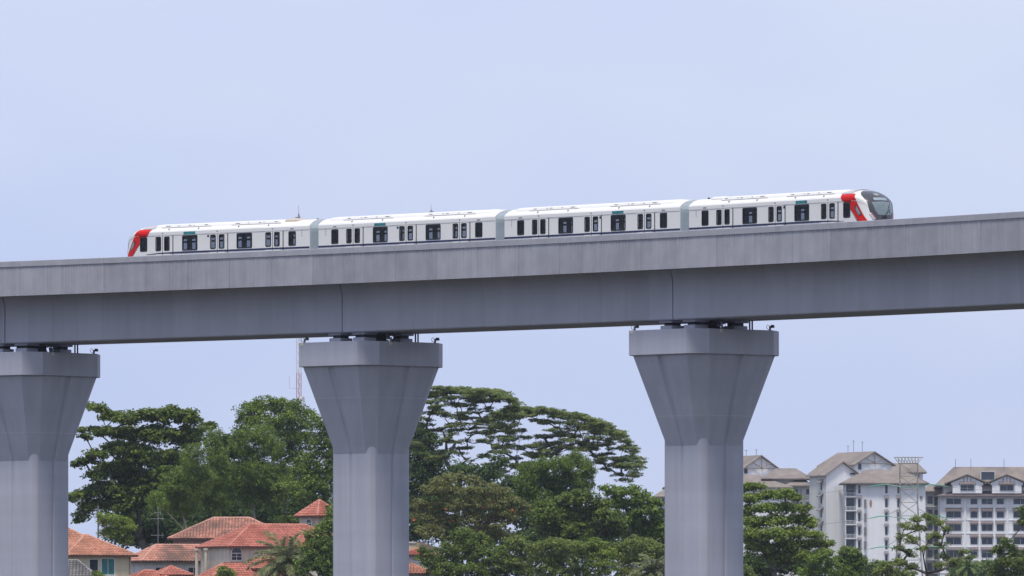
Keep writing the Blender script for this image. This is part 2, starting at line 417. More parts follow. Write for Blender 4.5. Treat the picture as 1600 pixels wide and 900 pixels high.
PIER_LABEL = ['grey viaduct pier cut off by the left edge of the picture',
              'grey viaduct pier in the middle, beside the red roofed turret',
              'grey viaduct pier on the right, in front of the apartment blocks']
for i in range(3):
    s = JOINTS[i + 1]; p = arc(s, CLO); gz = ground_z(p.y) - 0.3
    pr = thing('viaduct_pier', PIER_LABEL[i], 'pier', (p.x, p.y, gz), heading(s), 'piers of the elevated railway viaduct')
    # local y must point away from us: heading frame has +y to the far side
    z = lambda v: v - gz
    lo, hi, soff = flare_rings(2.05, 1.95, 3.52, 3.9, z(Z_FB), z(Z_CBt), 0.0)
    b = MB(); b.loft([col_ring(2.05, 1.95, 0.30, 0.10, z(gz)), col_ring(2.05, 1.95, 0.30, 0.10, z(Z_FB + 0.7))], True, True)
    smooth_by_angle(b.build('column', M['pier'], pr), 30)
    b = MB(); b.loft([lo, hi], True, True); b.build('flared_head', M['pier'], pr)
    for f in ((0.33, 0.64)[i % 2], ):                # thin raised line where one pour stopped
        def sl(f_, k_):
            out = []
            for p, q in zip(lo, hi):
                v = Vector(p).lerp(Vector(q), f_); out.append((v.x * k_, v.y * k_, v.z))
            return out
        b = MB(); b.loft([sl(f - 0.0022, 1.0), sl(f - 0.0018, 1.0022), sl(f + 0.0018, 1.0022), sl(f + 0.0022, 1.0)], False, False); b.build('pour_joint', M['joint'], pr)
    b = MB()
    oc = octo(3.70, 4.10, 0.87, 1.25); oc2 = octo(3.66, 4.06, 0.87, 1.25)
    b.loft([[(x, y, z(Z_CBt + 0.002)) for x, y in oc2], [(x, y, z(Z_CBt + 0.04)) for x, y in oc], [(x, y, z(Z_CT - 0.03)) for x, y in oc], [(x, y, z(Z_CT)) for x, y in oc2]])
    b.build('pier_cap', M['pier'], pr)
    for ux in (-1.15, 1.15):
        for uy in (-1.75, 1.75):
            b = MB(); b.bevbox(ux - 0.55, ux + 0.55, uy - 0.6, uy + 0.6, z(Z_CT - 0.05), z(Z_CT + 0.32), 0.03)
            pd = b.build('bearing_pedestal', M['pier'], pr)
            b = MB(); b.box(ux - 0.36, ux + 0.36, uy - 0.4, uy + 0.4, z(Z_CT + 0.3), z(Z_SOF - 0.12)); b.build('bearing_pad', M['pad'], pd)
            b = MB(); b.box(ux - 0.62, ux + 0.62, uy - 0.62, uy + 0.62, z(Z_SOF - 0.14), z(Z_SOF + 0.02)); b.build('bearing_plate', M['pier'], pd)
    b = MB(); b.bevbox(-0.75, 0.75, -0.8, 0.8, z(Z_CT - 0.05), z(Z_SOF - 0.05), 0.05); b.build('shear_key', M['pad'], pr)
    for dx in (2.55, 2.8):
        b = MB(); b.tube([(dx, 1.75, z(Z_SOF + 0.05)), (dx, 1.75, z(Z_CT - 0.02))], 0.055, 8); b.build('drain_pipe', M['dark'], pr)
    light_fixture(pr, -2.6, -3.8, z(Z_CT), 1)
    light_fixture(pr, 3.55, -1.6, z(Z_CT), -1)
    light_fixture(pr, 3.45, 2.75, z(Z_CT), 1)

# ------------------------------------------------------------------ train: four coupled cars
TO = 2.6                                           # track centre behind the parapet face
PITCH = 18.22
ZB = CAMZ                                          # heights below are above the camera, as measured
def tpos(s): # s is arc length along this track
    a = A0 - s / (RAD + TO); return Vector((CX + (RAD + TO) * cos(a), CY + (RAD + TO) * sin(a), 0))
G1 = -20.75                                        # middle of the first gangway
train_base = tpos(G1 + PITCH); train_base.z = Z_DECK + 0.22
train = thing('train', 'white four car metro train with red cab ends on the viaduct', 'train', train_base)
HW = 1.35
# half profile from the sill to the crown
HP = [(1.24, 27.78), (1.33, 27.92), (HW, 28.1), (HW, 30.165), (1.375, 30.18), (1.37, 30.40), (1.32, 30.49), (1.18, 30.60), (0.95, 30.745), (0.6, 30.86), (0.3, 30.905), (0, 30.92)]
FULL = [(-y, z) for y, z in HP] + [(y, z) for y, z in reversed(HP[:-1])]   # y negative = our side
ZC = 28.6
_pang = np.array([atan2(z - ZC, y) for y, z in FULL]); _prad = np.array([sqrt(y * y + (z - ZC) ** 2) for y, z in FULL])
_ordr = np.argsort(np.where(_pang < -pi / 2, _pang + 2 * pi, _pang)); _pa = np.where(_pang < -pi / 2, _pang + 2 * pi, _pang)[_ordr]; _pr = _prad[_ordr]
def prof_r(y, z):
    a = atan2(z - ZC, y)
    if a < -pi / 2: a += 2 * pi
    # intersect with polygon edge exactly
    i = min(max(int(np.searchsorted(_pa, a)) - 1, 0), len(_pa) - 2)
    p0 = (_pr[i] * cos(_pa[i]), _pr[i] * sin(_pa[i])); p1 = (_pr[i + 1] * cos(_pa[i + 1]), _pr[i + 1] * sin(_pa[i + 1]))
    dx, dy = cos(a), sin(a); ex, ey = p1[0] - p0[0], p1[1] - p0[1]
    den = dx * ey - dy * ex
    return (p0[0] * ey - p0[1] * ex) / den if abs(den) > 1e-9 else _pr[i]
def nose_x(y, z, lift=0.0):
    r = min(sqrt(y * y + (z - ZC) ** 2) / max(prof_r(y, z), 1e-6), 1.0)
    return edge_x(z) + dome_d(z) * (max(1 - r ** 3.2, 0)) ** 0.5 + lift
def edge_x(z): return 16.95 - 0.30 * (z - 28.9)
def dome_d(z): return 1.36 + 0.22 * (z - 28.9)
def half_w(z): return float(np.interp(z, [p[1] for p in HP], [p[0] for p in HP]))

SINGLES = [(2.10, 0.70), (16.15, 0.70)]
BIGS = [(6.58, 1.46), (11.74, 1.46)]
DOORS = [3.92, 9.12, 14.32]
WZ0, WZ1 = 29.10, 30.10
def rrect(cx, cz, w_, h_, r, n=5):
    pts = []
    for sx, sz, a0 in ((1, -1, -90), (1, 1, 0), (-1, 1, 90), (-1, -1, 180)):
        for k in range(n):
            t = radians(a0 + 90 * k / (n - 1)); pts.append((cx + sx * (w_ / 2 - r) + r * cos(t), cz + sz * (h_ / 2 - r) + r * sin(t)))
    return pts
def ring_frame(w_, h_, border, r, bar=None, depth=0.05, proud=0.012):
    "window surround in the x-z plane, outside at -y"
    b = MB(); o = rrect(0, 0, w_, h_, r); i = rrect(0, 0, w_ - 2 * border, h_ - 2 * border, max(r - border * 0.5, 0.02))
    b.loft([[(x, 0.0, z) for x, z in o], [(x, -proud, z) for x, z in o], [(x, -proud, z) for x, z in i], [(x, depth, z) for x, z in i]], False, False)
    if bar is not None:
        b.box(-w_ / 2 + border, w_ / 2 - border, -proud * 0.8, depth, bar - 0.045, bar + 0.045)
    return b.mesh('window_frame', M['black'])
def pane(w_, h_, border):
    b = MB(); i = rrect(0, 0, w_ - 2 * border + 0.01, h_ - 2 * border + 0.01, 0.05)
    b.quad([(x, 0.012, z) for x, z in i]); return b.mesh('window_pane', M['glass'])
WH = WZ1 - WZ0
F_BIG, P_BIG = ring_frame(1.46, 1.06, 0.085, 0.11), pane(1.46, 1.06, 0.085)
F_SIN, P_SIN = ring_frame(0.70, 1.0, 0.085, 0.10), pane(0.70, 1.0, 0.085)
F_DOR, P_DOR = ring_frame(0.53, 1.0, 0.075, 0.10), pane(0.53, 1.0, 0.075)
def strip_mesh(name, x0, x1, z0, z1, d, mat):
    b = MB(); b.box(x0, x1, -d, 0.02, z0, z1); return b.mesh(name, mat)
LEAF = MB()
def door_leaf():
    b = MB(); w2, z0, z1 = 0.70, 28.0, 30.14
    ww, a, c = 0.45, 29.17, 30.03
    xs_ = [-w2 / 2, -ww / 2, ww / 2, w2 / 2]; zs_ = [z0, a, c, z1]
    for i in range(3):
        for j in range(3):
            if i == 1 and j == 1: continue
            b.quad([(xs_[i], -0.014, zs_[j]), (xs_[i + 1], -0.014, zs_[j]), (xs_[i + 1], -0.014, zs_[j + 1]), (xs_[i], -0.014, zs_[j + 1])])
    for x0, x1, sg in ((-w2 / 2, -w2 / 2, 1), (w2 / 2, w2 / 2, -1)):
        b.quad([(x0, -0.014, z0), (x0, 0.03, z0), (x0, 0.03, z1), (x0, -0.014, z1)])
    b.quad([(-w2 / 2, -0.014, z1), (w2 / 2, -0.014, z1), (w2 / 2, 0.03, z1), (-w2 / 2, 0.03, z1)])
    return b.mesh('door_leaf', M['white'])
DOORM = door_leaf()
SEAL = strip_mesh('door_seal', -0.03, 0.03, 28.0, 30.15, 0.022, M['black'])
SEALC = strip_mesh('door_seal', -0.02, 0.02, 28.0, 30.13, 0.020, M['black'])
SIGN = strip_mesh('destination_sign', -0.56, 0.56, 30.185, 30.375, 0.045, M['sign'])
SIGNB = strip_mesh('destination_sign', -0.62, 0.62, 30.17, 30.39, 0.035, M['whiteroof'])
DOTM = strip_mesh('door_lamp', -0.05, 0.05, 30.29, 30.35, 0.035, M['dark'])
MARKM = strip_mesh('number_plate', -0.16, 0.16, 30.23, 30.30, 0.033, M['galv'])
STICK = strip_mesh('sticker', -0.09, 0.09, 29.93, 30.08, 0.006, M['navy'])
def vent_marks():
    b = MB()
    for k in range(4): b.box(-0.035, 0.035, -0.008, 0.01, 29.72 + 0.12 * k, 29.77 + 0.12 * k)
    return b.mesh('vent_slot', M['galv'])
VENT = vent_marks()

def side_openings():
    op = [(c - w_ / 2 + 0.03, c + w_ / 2 - 0.03, 29.06 if w_ > 1 else 29.12, 30.11 if w_ > 1 else 30.08) for c, w_ in SINGLES + BIGS]
    for d in DOORS:
        for sg in (-0.41, 0.41): op.append((d + sg - 0.235, d + sg + 0.235, 29.13, 30.07))
    return sorted(op)
OPEN = side_openings()
def side_wall(b, ysg, x0, x1, zlo=28.1, zhi=30.165, cut=None):
    "flat side with its window openings left out"
    xb = sorted(set([x0] + [v for o in OPEN for v in o[:2] if x0 < v < x1] + [x1]))
    for i in range(len(xb) - 1):
        xm = (xb[i] + xb[i + 1]) / 2
        hole = [o for o in OPEN if o[0] < xm < o[1]]
        segs = [(zlo, zhi)] if not hole else [(zlo, hole[0][2]), (hole[0][3], zhi)]
        for a, c in segs:
            y = ysg * HW
            b.quad([(xb[i], y, a), (xb[i + 1], y, a), (xb[i + 1], y, c), (xb[i], y, c)])

def car_body(cab):
    b = MB(); x0 = 0.47; x1 = 17.75 if not cab else 15.9
    for ysg in (-1, 1): side_wall(b, ysg, x0, x1 if not cab else 15.9)
    # rest of the shell: below the side and from the gutter over the roof
    lower = [(1.24, 27.78), (1.33, 27.92), (HW, 28.1)]
    for sg in (-1, 1):
        for (ya, za), (yb, zb) in zip(lower[:-1], lower[1:]):
            b.quad([(x0, sg * ya, za), (x1, sg * ya, za), (x1, sg * yb, zb), (x0, sg * yb, zb)])
    roof = [(-y, z) for y, z in HP[3:]] + [(y, z) for y, z in reversed(HP[3:-1])]
    for (ya, za), (yb, zb) in zip(roof[:-1], roof[1:]):
        b.quad([(x0, ya, za), (x1, ya, za), (x1, yb, zb), (x0, yb, zb)], 1 if min(za, zb) > 30.39 else 0)
    b.quad([(x0, -1.24, 27.78), (x1, -1.24, 27.78), (x1, 1.24, 27.78), (x0, 1.24, 27.78)])
    ends = [x0] + ([x1] if not cab else [])
    for x in ends:
        b.quad([(x, y, z) for y, z in FULL])
    if cab:
        # side panels between the flat side and the raked cab edge
        n = 12; zs_ = [28.1] + [28.1 + (30.165 - 28.1) * k / n for k in range(1, n + 1)]
        so = OPEN[-1]
        for sg in (-1, 1):
            y = sg * HW
            for a, c in zip(zs_[:-1], zs_[1:]):
                zm = (a + c) / 2
                if so[2] < zm < so[3]: xa, xc = so[1], so[1]
                else: xa = xc = 15.9
                b.quad([(xa, y, a), (edge_x(a), y, a), (edge_x(c), y, c), (xc, y, c)])
                if xa > 16: pass
            # slivers at the window so that the opening keeps straight edges
        for (ya, za), (yb, zb) in zip(roof[:-1], roof[1:]):
            b.quad([(15.9, ya, za), (edge_x(za), ya, za), (edge_x(zb), yb, zb), (15.9, yb, zb)], 1 if min(za, zb) > 30.39 else 0)
        for sg in (-1, 1):
            for (ya, za), (yb, zb) in zip(lower[:-1], lower[1:]):
                b.quad([(15.9, sg * ya, za), (edge_x(za), sg * ya, za), (edge_x(zb), sg * yb, zb), (15.9, sg * yb, zb)])
        # domed front: rings from the edge to the middle
        dens = []
        for (ya, za), (yb, zb) in zip(FULL[:-1], FULL[1:]):
            m_ = max(1, int(sqrt((ya - yb) ** 2 + (za - zb) ** 2) / 0.14))
            dens += [(ya + (yb - ya) * k / m_, za + (zb - za) * k / m_) for k in range(m_)]
        dens.append(FULL[-1])
        rs = [1, 0.9985, 0.996, 0.992, 0.986, 0.978, 0.968, 0.955, 0.94, 0.92, 0.895, 0.865, 0.83, 0.79, 0.74, 0.68, 0.6, 0.5, 0.4, 0.28, 0.15, 0.03]
        rings = []
        for r in rs:
            ring = []
            for y, z in dens:
                yy, zz = y * r, ZC + (z - ZC) * r
                ring.append((edge_x(zz) + dome_d(zz) * max(1 - r ** 3.2, 0) ** 0.5, yy, zz))
            rings.append(ring)
        b.loft(rings, False, False, 0, closed=True)
    # dark lining and floor seen through the glass
    xe = 17.6 if not cab else 15.6
    b.box(0.6, xe, -1.22, 1.22, 27.85, 28.5, 2)
    b.quad([(0.6, -1.3, 30.13), (xe, -1.3, 30.13), (xe, 1.3, 30.13), (0.6, 1.3, 30.13)], 2)
    for x in (0.62, xe): b.quad([(x, -1.26, 28.0), (x, 1.26, 28.0), (x, 1.26, 30.1), (x, -1.26, 30.1)], 2)
    b.box(0.7, xe - 0.1, -0.05, 0.05, 29.68, 29.80, 2)   # luggage rail
    for d in (5.25, 7.9, 10.4, 13.05): # seat backs and draught screens
        b.box(d - 0.04, d + 0.04, -1.25, -0.7, 28.4, 29.75, 2); b.box(d - 0.04, d + 0.04, 0.7, 1.25, 28.4, 29.75, 2)
    return b.mesh('car_body', [M['white'], M['whiteroof'], M['inside']])
BODY_MID, BODY_CAB = car_body(False), car_body(True)

def poly_patch(pts, y, mat, name, d=0.006):
    "thin raised film on the flat side, x-z polygon"
    b = MB(); n = len(pts)
    b.quad([(x, y - d if y < 0 else y + d, z) for x, z in (pts if y < 0 else pts[::-1])])
    return b
def front_patch(poly, lift, mat, name, parent, cz, rings=10, dens=6, smooth=True, cy=0.0):
    "polygon on the domed front given in y-z, laid a little proud of it"
    pts = []
    for (ya, za), (yb, zb) in zip(poly, poly[1:] + poly[:1]):
        pts += [(ya + (yb - ya) * k / dens, za + (zb - za) * k / dens) for k in range(dens)]
    rr = [[], ]
    b = MB(); rg = []
    for i in range(rings + 1):
        t = 1 - i / rings * 0.97
        rg.append([(nose_x(cy + (y - cy) * t, cz + (z - cz) * t, lift), cy + (y - cy) * t, cz + (z - cz) * t) for y, z in pts])
    back = [(nose_x(y, z, -0.03), y, z) for y, z in pts]
    b.loft([back] + rg, False, True, 0, closed=True)
    return b.build(name, mat, parent, smooth=smooth)
def sym(h): return h + [(-y, z) for y, z in reversed(h) if abs(y) > 1e-6]

def side_strip_red(sg):
    "red band on the cab side, following the body, the gutter, the shoulder and the start of the rounded front"
    b = MB(); zs_ = [28.7 + (30.165 - 28.7) * k / 24 for k in range(25)] + [30.18, 30.25, 30.32, 30.40, 30.45, 30.49, 30.545, 30.60, 30.63]
    lp = [(28.7, 17.34), (28.89, 17.20), (29.67, 16.52), (30.10, 16.50), (30.101, 15.90), (30.2, 15.74), (30.4, 15.60), (30.6, 15.50), (30.74, 15.42)]
    rp = [(28.7, 17.98), (28.9, 17.86), (29.3, 17.58), (29.65, 17.36), (30.0, 17.14), (30.3, 16.94), (30.63, 16.70)]
    grid = []
    for z in zs_:
        l = float(np.interp(z, [p[0] for p in lp], [p[1] for p in lp])); r = float(np.interp(z, [p[0] for p in rp], [p[1] for p in rp]))
        grid.append([(l + (r - l) * k / 14 + ((0.05 if z > 30.17 else 0.014) if l + (r - l) * k / 14 > edge_x(z) - 0.05 else 0.0), sg * (side_point(l + (r - l) * k / 14, z) + (0.02 if z > 30.17 else 0.008)), z + (0.006 if z > 30.4 else 0)) for k in range(15)])
    b.loft(grid, False, False, 0, closed=False)
    return b
def side_point(x, z):
    e = edge_x(z)
    w_ = half_w(z)
    if x <= e: return w_
    lo, hi = 0.0, w_
    for _ in range(28):
        m_ = (lo + hi) / 2
        if nose_x(m_, z) > x: lo = m_
        else: hi = m_
    return (lo + hi) / 2
def side_poly(pts, sg, lift, name, mat, parent):
    cx = sum(p[0] for p in pts) / len(pts); cz = sum(p[1] for p in pts) / len(pts)
    dens = []
    for (xa, za), (xb, zb) in zip(pts, pts[1:] + pts[:1]):
        dens += [(xa + (xb - xa) * k / 4, za + (zb - za) * k / 4) for k in range(4)]
    rg = []
    for t in (1, 0.75, 0.5, 0.25, 0.05):
        rg.append([(cx + (x - cx) * t + lift * 0.4, sg * (side_point(cx + (x - cx) * t, cz + (z - cz) * t) + lift), cz + (z - cz) * t) for x, z in dens])
    b = MB(); b.loft(rg, False, True); return b.build(name, mat, parent)

def make_car(k, cab, flip):
    "k-th car from the left; flip turns a cab car so that its cab points left"
    sA = G1 + (k - 1) * PITCH; pA, pB = tpos(sA), tpos(sA + PITCH)
    hd = atan2(pB.y - pA.y, pB.x - pA.x)
    if k == 0: hd += radians(1.4)                     # the line straightens out behind the train
    org, rot = (pA, hd) if not flip else (pB, hd + pi)
    o = link('car_body', BODY_CAB if cab else BODY_MID, train, (org.x - train_base.x, org.y - train_base.y, ZB - train_base.z), rot)
    o['label'] = ['left end car with red cab front', 'second car from the left', 'third car from the left', 'right end car with black cab windscreen'][k]
    def put(name, me, x, sg, z=0.0):
        c = link(name, me, o, (x, sg * HW, z), 0 if sg < 0 else pi); return c
    for sg in (-1, 1):
        for c, w_ in SINGLES:
            put('window_frame', F_SIN, c, sg, 29.6); put('window_pane', P_SIN, c, sg, 29.6)
            put('number_plate', MARKM, c, sg)
        for c, w_ in BIGS:
            put('window_frame', F_BIG, c, sg, 29.595); put('window_pane', P_BIG, c, sg, 29.595)
        for d in DOORS:
            for s2 in (-0.36, 0.36): put('door_leaf', DOORM, d + s2, sg)
            for s2 in (-0.41, 0.41):
                put('door_window_frame', F_DOR, d + s2, sg, 29.6).location.y += sg * 0.014
                put('door_window_pane', P_DOR, d + s2, sg, 29.6)
            put('door_seal', SEALC, d, sg)
            put('door_seal', SEAL, d - (0.98 if (sg > 0) else -0.98), sg)
            put('door_lamp', DOTM, d, sg)
        put('vent_slot', VENT, 1.2, sg)
        sx = {0: 11.74, 1: 6.58, 2: 11.74, 3: 11.74}[k]
        put('sign_housing', SIGNB, sx, sg); put('destination_sign', SIGN, sx, sg)
        put('sticker', STICK, 8.28 if k == 1 else (9.98 if k == 2 else 10.0), sg)
        # navy line; on a cab car it tapers off before the cab
        b = MB(); y = sg * HW
        if not cab: b.box(0.48, 17.74, min(y, y + sg * 0.018), max(y, y + sg * 0.018), 28.90, 29.02)
        else:
            top = [(0.48, 29.02), (12.5, 29.02), (14.6, 28.985), (15.9, 28.90)]; bot = [(0.48, 28.90), (12.5, 28.90), (14.6, 28.90), (15.9, 28.88)]
            for i in range(3):
                b.quad([(top[i][0], y + sg * 0.018, bot[i][1]), (top[i + 1][0], y + sg * 0.018, bot[i + 1][1]), (top[i + 1][0], y + sg * 0.018, top[i + 1][1]), (top[i][0], y + sg * 0.018, top[i][1])])
        b.build('navy_stripe', M['navy'], o)
        if not cab: continue
        rd = side_strip_red(sg).build('red_band', M['red'], o, smooth=True)
        dq = [(17.04, 29.98), (17.52, 29.28), (17.36, 29.14), (16.92, 29.64)]
        side_poly(dq, sg, 0.013, 'cab_side_window_frame', M['black'], o)
        cxx = sum(p[0] for p in dq) / 4; czz = sum(p[1] for p in dq) / 4
        side_poly([(cxx + (x - cxx) * 0.74, czz + (z - czz) * 0.78) for x, z in dq], sg, 0.022, 'cab_side_window', M['shield'], o)
        b = MB() # black edge under the red band
        for (xa, za), (xb, zb) in (((16.47, 29.69), (17.22, 28.83)), ):
            n = 10
            for i in range(n):
                x_, z_ = xa + (xb - xa) * i / n, za + (zb - za) * i / n; x2, z2 = xa + (xb - xa) * (i + 1) / n, za + (zb - za) * (i + 1) / n
                b.quad([(x_ - 0.03, sg * (side_point(x_, z_) + 0.009), z_), (x_ + 0.02, sg * (side_point(x_, z_) + 0.009), z_), (x2 + 0.02, sg * (side_point(x2, z2) + 0.009), z2), (x2 - 0.03, sg * (side_point(x2, z2) + 0.009), z2)])
        b.build('red_band_edge', M['black'], o)
    # roof: raised fairings with lids
    spans = [(3.3, 8.1), (9.9, 14.7)] if cab else [(2.6, 7.6), (10.6, 15.6)]
    mid = (3.2, 15.6) if cab else (0.9, 17.3)
    b = MB()
    ring = lambda x, t: [(x, y * t, 30.70 + (z - 30.70) * t) for y, z in ((-1.06, 30.66), (-1.0, 30.80), (-0.86, 30.93), (-0.4, 30.985), (0.4, 30.985), (0.86, 30.93), (1.0, 30.80), (1.06, 30.66))]
    b.loft([ring(mid[0], 0.72), ring(mid[0] + 0.25, 0.93), ring(mid[0] + 0.6, 1), ring(mid[1] - 0.6, 1), ring(mid[1] - 0.25, 0.93), ring(mid[1], 0.72)])
    rf = b.build('roof_fairing', M['whiteroof'], o); smooth_by_angle(rf, 40)
    for a, c in spans:
        for sg in (-1, 1):
            b = MB(); y0, y1 = sg * 0.70, sg * 1.03
            b.loft([[(a, sg * 1.04, 30.72), (c, sg * 1.04, 30.72), (c - 0.25, sg * 0.98, 30.86), (a + 0.25, sg * 0.98, 30.86)],
                    [(a + 0.05, sg * 1.075, 30.73), (c - 0.05, sg * 1.075, 30.73), (c - 0.3, sg * 0.985, 30.885), (a + 0.3, sg * 0.985, 30.885)]])
            b.build('roof_lid', M['whiteroof'], o)
            for fx, wd in ((0.12, 0.28), (0.36, 0.1), (0.44, 0.22), (0.66, 0.12), (0.87, 0.4)):
                b = MB(); xx = a + (c - a) * fx; b.box(xx - wd / 2, xx + wd / 2, min(sg * 1.0, sg * 1.055), max(sg * 1.0, sg * 1.055), 30.81, 30.835)
                b.build('lid_latch', M['galv'], o)
            for xx in (a + 1.1, c - 0.9):
                b = MB(); b.box(xx - 0.02, xx + 0.02, min(sg * 1.17, sg * 1.30), max(sg * 1.17, sg * 1.30), 30.53, 30.625)
                b.build('roof_drip_bar', M['galv'], o)
    if cab:
        b = MB(); b.bevbox(2.0, 3.35, -0.85, 0.85, 30.7, 30.99, 0.12); b.build('roof_unit', M['tan'] if k == 0 else M['whiteroof'], o)
        b = MB(); b.tube([(1.25, -0.3, 30.8), (1.25, -0.3, 31.0)], [0.10, 0.07], 10); b.build('roof_knob', M['dark'], o)
        if k == 0:
            b = MB(); b.tube([(2.65, 0.1, 30.9), (2.65, 0.1, 31.35), (2.65, 0.1, 31.36), (2.65, 0.1, 31.95)], [0.06, 0.05, 0.015, 0.01], 6)
            b.tube([(2.5, 0.1, 31.12), (2.95, 0.1, 31.1)], 0.04, 6); b.build('antenna', M['galv'], o)
        mask = front_patch(sym([(0.0, 28.84), (0.66, 28.84), (0.78, 28.92), (0.93, 29.12), (1.0, 29.5), (1.06, 30.0), (1.09, 30.32), (1.05, 30.50), (0.93, 30.66), (0.7, 30.78), (0.4, 30.865), (0.0, 30.90)]), 0.02, M['mask'], 'cab_mask', o, 29.6, 20, 6)
        front_patch(sym([(0.0, 29.22), (0.56, 29.24), (0.72, 29.5), (0.80, 30.06), (0.0, 30.12)]), 0.034, M['shield'], 'windscreen', o, 29.65)
        front_patch(sym([(0.0, 30.20), (0.56, 30.18), (0.54, 30.36), (0.0, 30.39)]), 0.032, M['bellow'], 'route_display', o, 30.28, 5, 4)
        for sg in (-1, 1):
            front_patch([(sg * 0.70, 28.93), (sg * 0.88, 28.93), (sg * 1.04, 29.30), (sg * 0.96, 29.36)], 0.03, M['lens'], 'headlamp', o, 29.13, 4, 4, cy=sg * 0.88)
            front_patch([(sg * 0.66, 28.93), (sg * 0.71, 28.93), (sg * 0.965, 29.355), (sg * 0.93, 29.38)], 0.034, M['pink'], 'tail_lamp', o, 29.14, 4, 4, cy=sg * 0.815)
        b = MB(); b.tube([(nose_x(-0.05, 29.12, 0.05), -0.05, 29.12), (nose_x(0.3, 29.5, 0.06), 0.3, 29.5), (nose_x(0.5, 29.9, 0.06), 0.5, 29.9)], 0.022, 5)
        b.tube([(nose_x(0.42, 29.35, 0.05), 0.42, 29.35), (nose_x(0.62, 30.02, 0.05), 0.62, 30.02)], 0.028, 5)
        b.box(nose_x(-0.05, 29.1) - 0.02, nose_x(-0.05, 29.1) + 0.08, -0.2, 0.1, 29.03, 29.15); b.build('wiper', M['black'], o)
        tc = bpy.data.curves.new('fleet_number', 'FONT'); tc.body = '105'; tc.size = 0.22; tc.align_x = 'CENTER'; tc.extrude = 0.01
        to = bpy.data.objects.new('tmp', tc); COL.objects.link(to)
        dg = bpy.context.evaluated_depsgraph_get(); me = bpy.data.meshes.new_from_object(to.evaluated_get(dg)); bpy.data.objects.remove(to)
        me.name = 'fleet_number'; me.materials.clear(); me.materials.append(M['white'])
        for v in me.vertices: # wrap on the front: text x runs to the right when seen from ahead
            yy = -0.10 + v.co.x * 1.15; zz = 30.52 + v.co.y * 0.85
            v.co = (nose_x(yy, zz, 0.03 + v.co.z), yy, zz)
        link('fleet_number', me, o)
        # grey hood on the roof behind the mask
        b = MB(); grid = []
        for yy in np.linspace(-1.12, 1.12, 21):
            row = []
            for t in np.linspace(0, 1, 5):
                ya = abs(yy); zroof = float(np.interp(-ya, [-1.18, -0.95, -0.6, -0.3, 0], [30.60, 30.745, 30.86, 30.905, 30.92]))
                row.append((15.3 + 0.15 * (1 - ya) + (edge_x(zroof) + 0.03 - 15.3 - 0.15 * (1 - ya)) * t, yy, zroof + 0.012 + 0.02))
            grid.append(row)
        b.loft(grid, False, False, 0, closed=False); b.build('cab_hood', M['silver'], o, smooth=True)
    elif k == 1:
        b = MB(); b.tube([(9.2, 0.9, 30.9), (9.2, 0.9, 31.25), (9.2, 0.9, 31.26), (9.2, 0.9, 31.6)], [0.07, 0.05, 0.015, 0.01], 6)
        b.tube([(9.0, 0.9, 31.08), (9.4, 0.9, 31.14)], 0.04, 6); b.build('antenna', M['galv'], o)
    return o
for k in range(4): make_car(k, k in (0, 3), k == 0)
for k in range(3): # bellows between the cars
    s = G1 + k * PITCH; pts = []
    p = tpos(s); q = tpos(s + 0.1); hd = atan2(q.y - p.y, q.x - p.x)
    HPB = [(1.22, 27.82), (1.28, 27.95), (1.28, 30.05), (1.25, 30.28), (1.12, 30.5), (0.9, 30.64), (0.5, 30.74), (0, 30.76)]
    fb = [(-y, z) for y, z in HPB] + [(y, z) for y, z in reversed(HPB[:-1])]
    b = MB(); rings = []
    n = 13
    for i in range(n):
        x = -0.475 + 0.95 * i / (n - 1); t = 1.0 if i % 2 == 0 else 0.965
        if i in (0, 1, n - 1, n - 2): t = 1.03
        rings.append([(x, y * t, 29 + (z - 29) * t) for y, z in fb])
    b.loft(rings)
    b.build('gangway_bellows', M['bellow'], train, (p.x - train_base.x, p.y - train_base.y, ZB - train_base.z), hd)

# ------------------------------------------------------------------ houses below the hill
M['tile_or'] = concrete('orange_roof_tile', (0.51, 0.235, 0.145), 0.18, 0.0, 0.85, stain=(0.30, 0.13, 0.08), scale=1.4, island=0.22)
M['tile_pk'] = concrete('faded_roof_tile', (0.52, 0.25, 0.175), 0.18, 0.0, 0.9, stain=(0.20, 0.12, 0.09), scale=1.4, island=0.22)
M['tile_rd'] = concrete('red_roof_tile', (0.46, 0.165, 0.115), 0.16, 0.0, 0.85, stain=(0.30, 0.085, 0.05), scale=1.4, island=0.22)
M['tile_gy'] = concrete('grey_roof_tile', (0.20, 0.19, 0.175), 0.2, 0.0, 0.9, stain=(0.11, 0.105, 0.10), scale=1.4, island=0.22)
RIDGE = {M[k].name: concrete(M[k].name + '_ridge', c, 0.15, 0.0, 0.9, scale=1.4) for k, c in (('tile_or', (0.58, 0.30, 0.19)), ('tile_pk', (0.58, 0.33, 0.25)), ('tile_rd', (0.56, 0.24, 0.17)), ('tile_gy', (0.28, 0.27, 0.25)))}
M['cream'] = concrete('cream_plaster', (0.62, 0.54, 0.36), 0.06, 0.12, 0.9)
M['plaster'] = concrete('weathered_plaster', (0.68, 0.60, 0.48), 0.1, 0.25, 0.9, stain=(0.40, 0.31, 0.22), scale=0.9)
M['whitewall'] = concrete('white_plaster', (0.66, 0.65, 0.62), 0.06, 0.2, 0.9)
M['pinkwall'] = concrete('pink_plaster', (0.40, 0.26, 0.22), 0.1, 0.15, 0.9)
M['timber'] = paint('eave_board', (0.20, 0.13, 0.10), 0.7)
M['wframe'] = paint('white_frame', (0.70, 0.70, 0.68), 0.5)
M['wglass'] = paint('window_glass', (0.03, 0.04, 0.05), 0.08, 0, 0.3, 2.0)
M['curtain'] = paint('teal_curtain', (0.02, 0.16, 0.155), 0.35, 0, 0.25, 3.0)

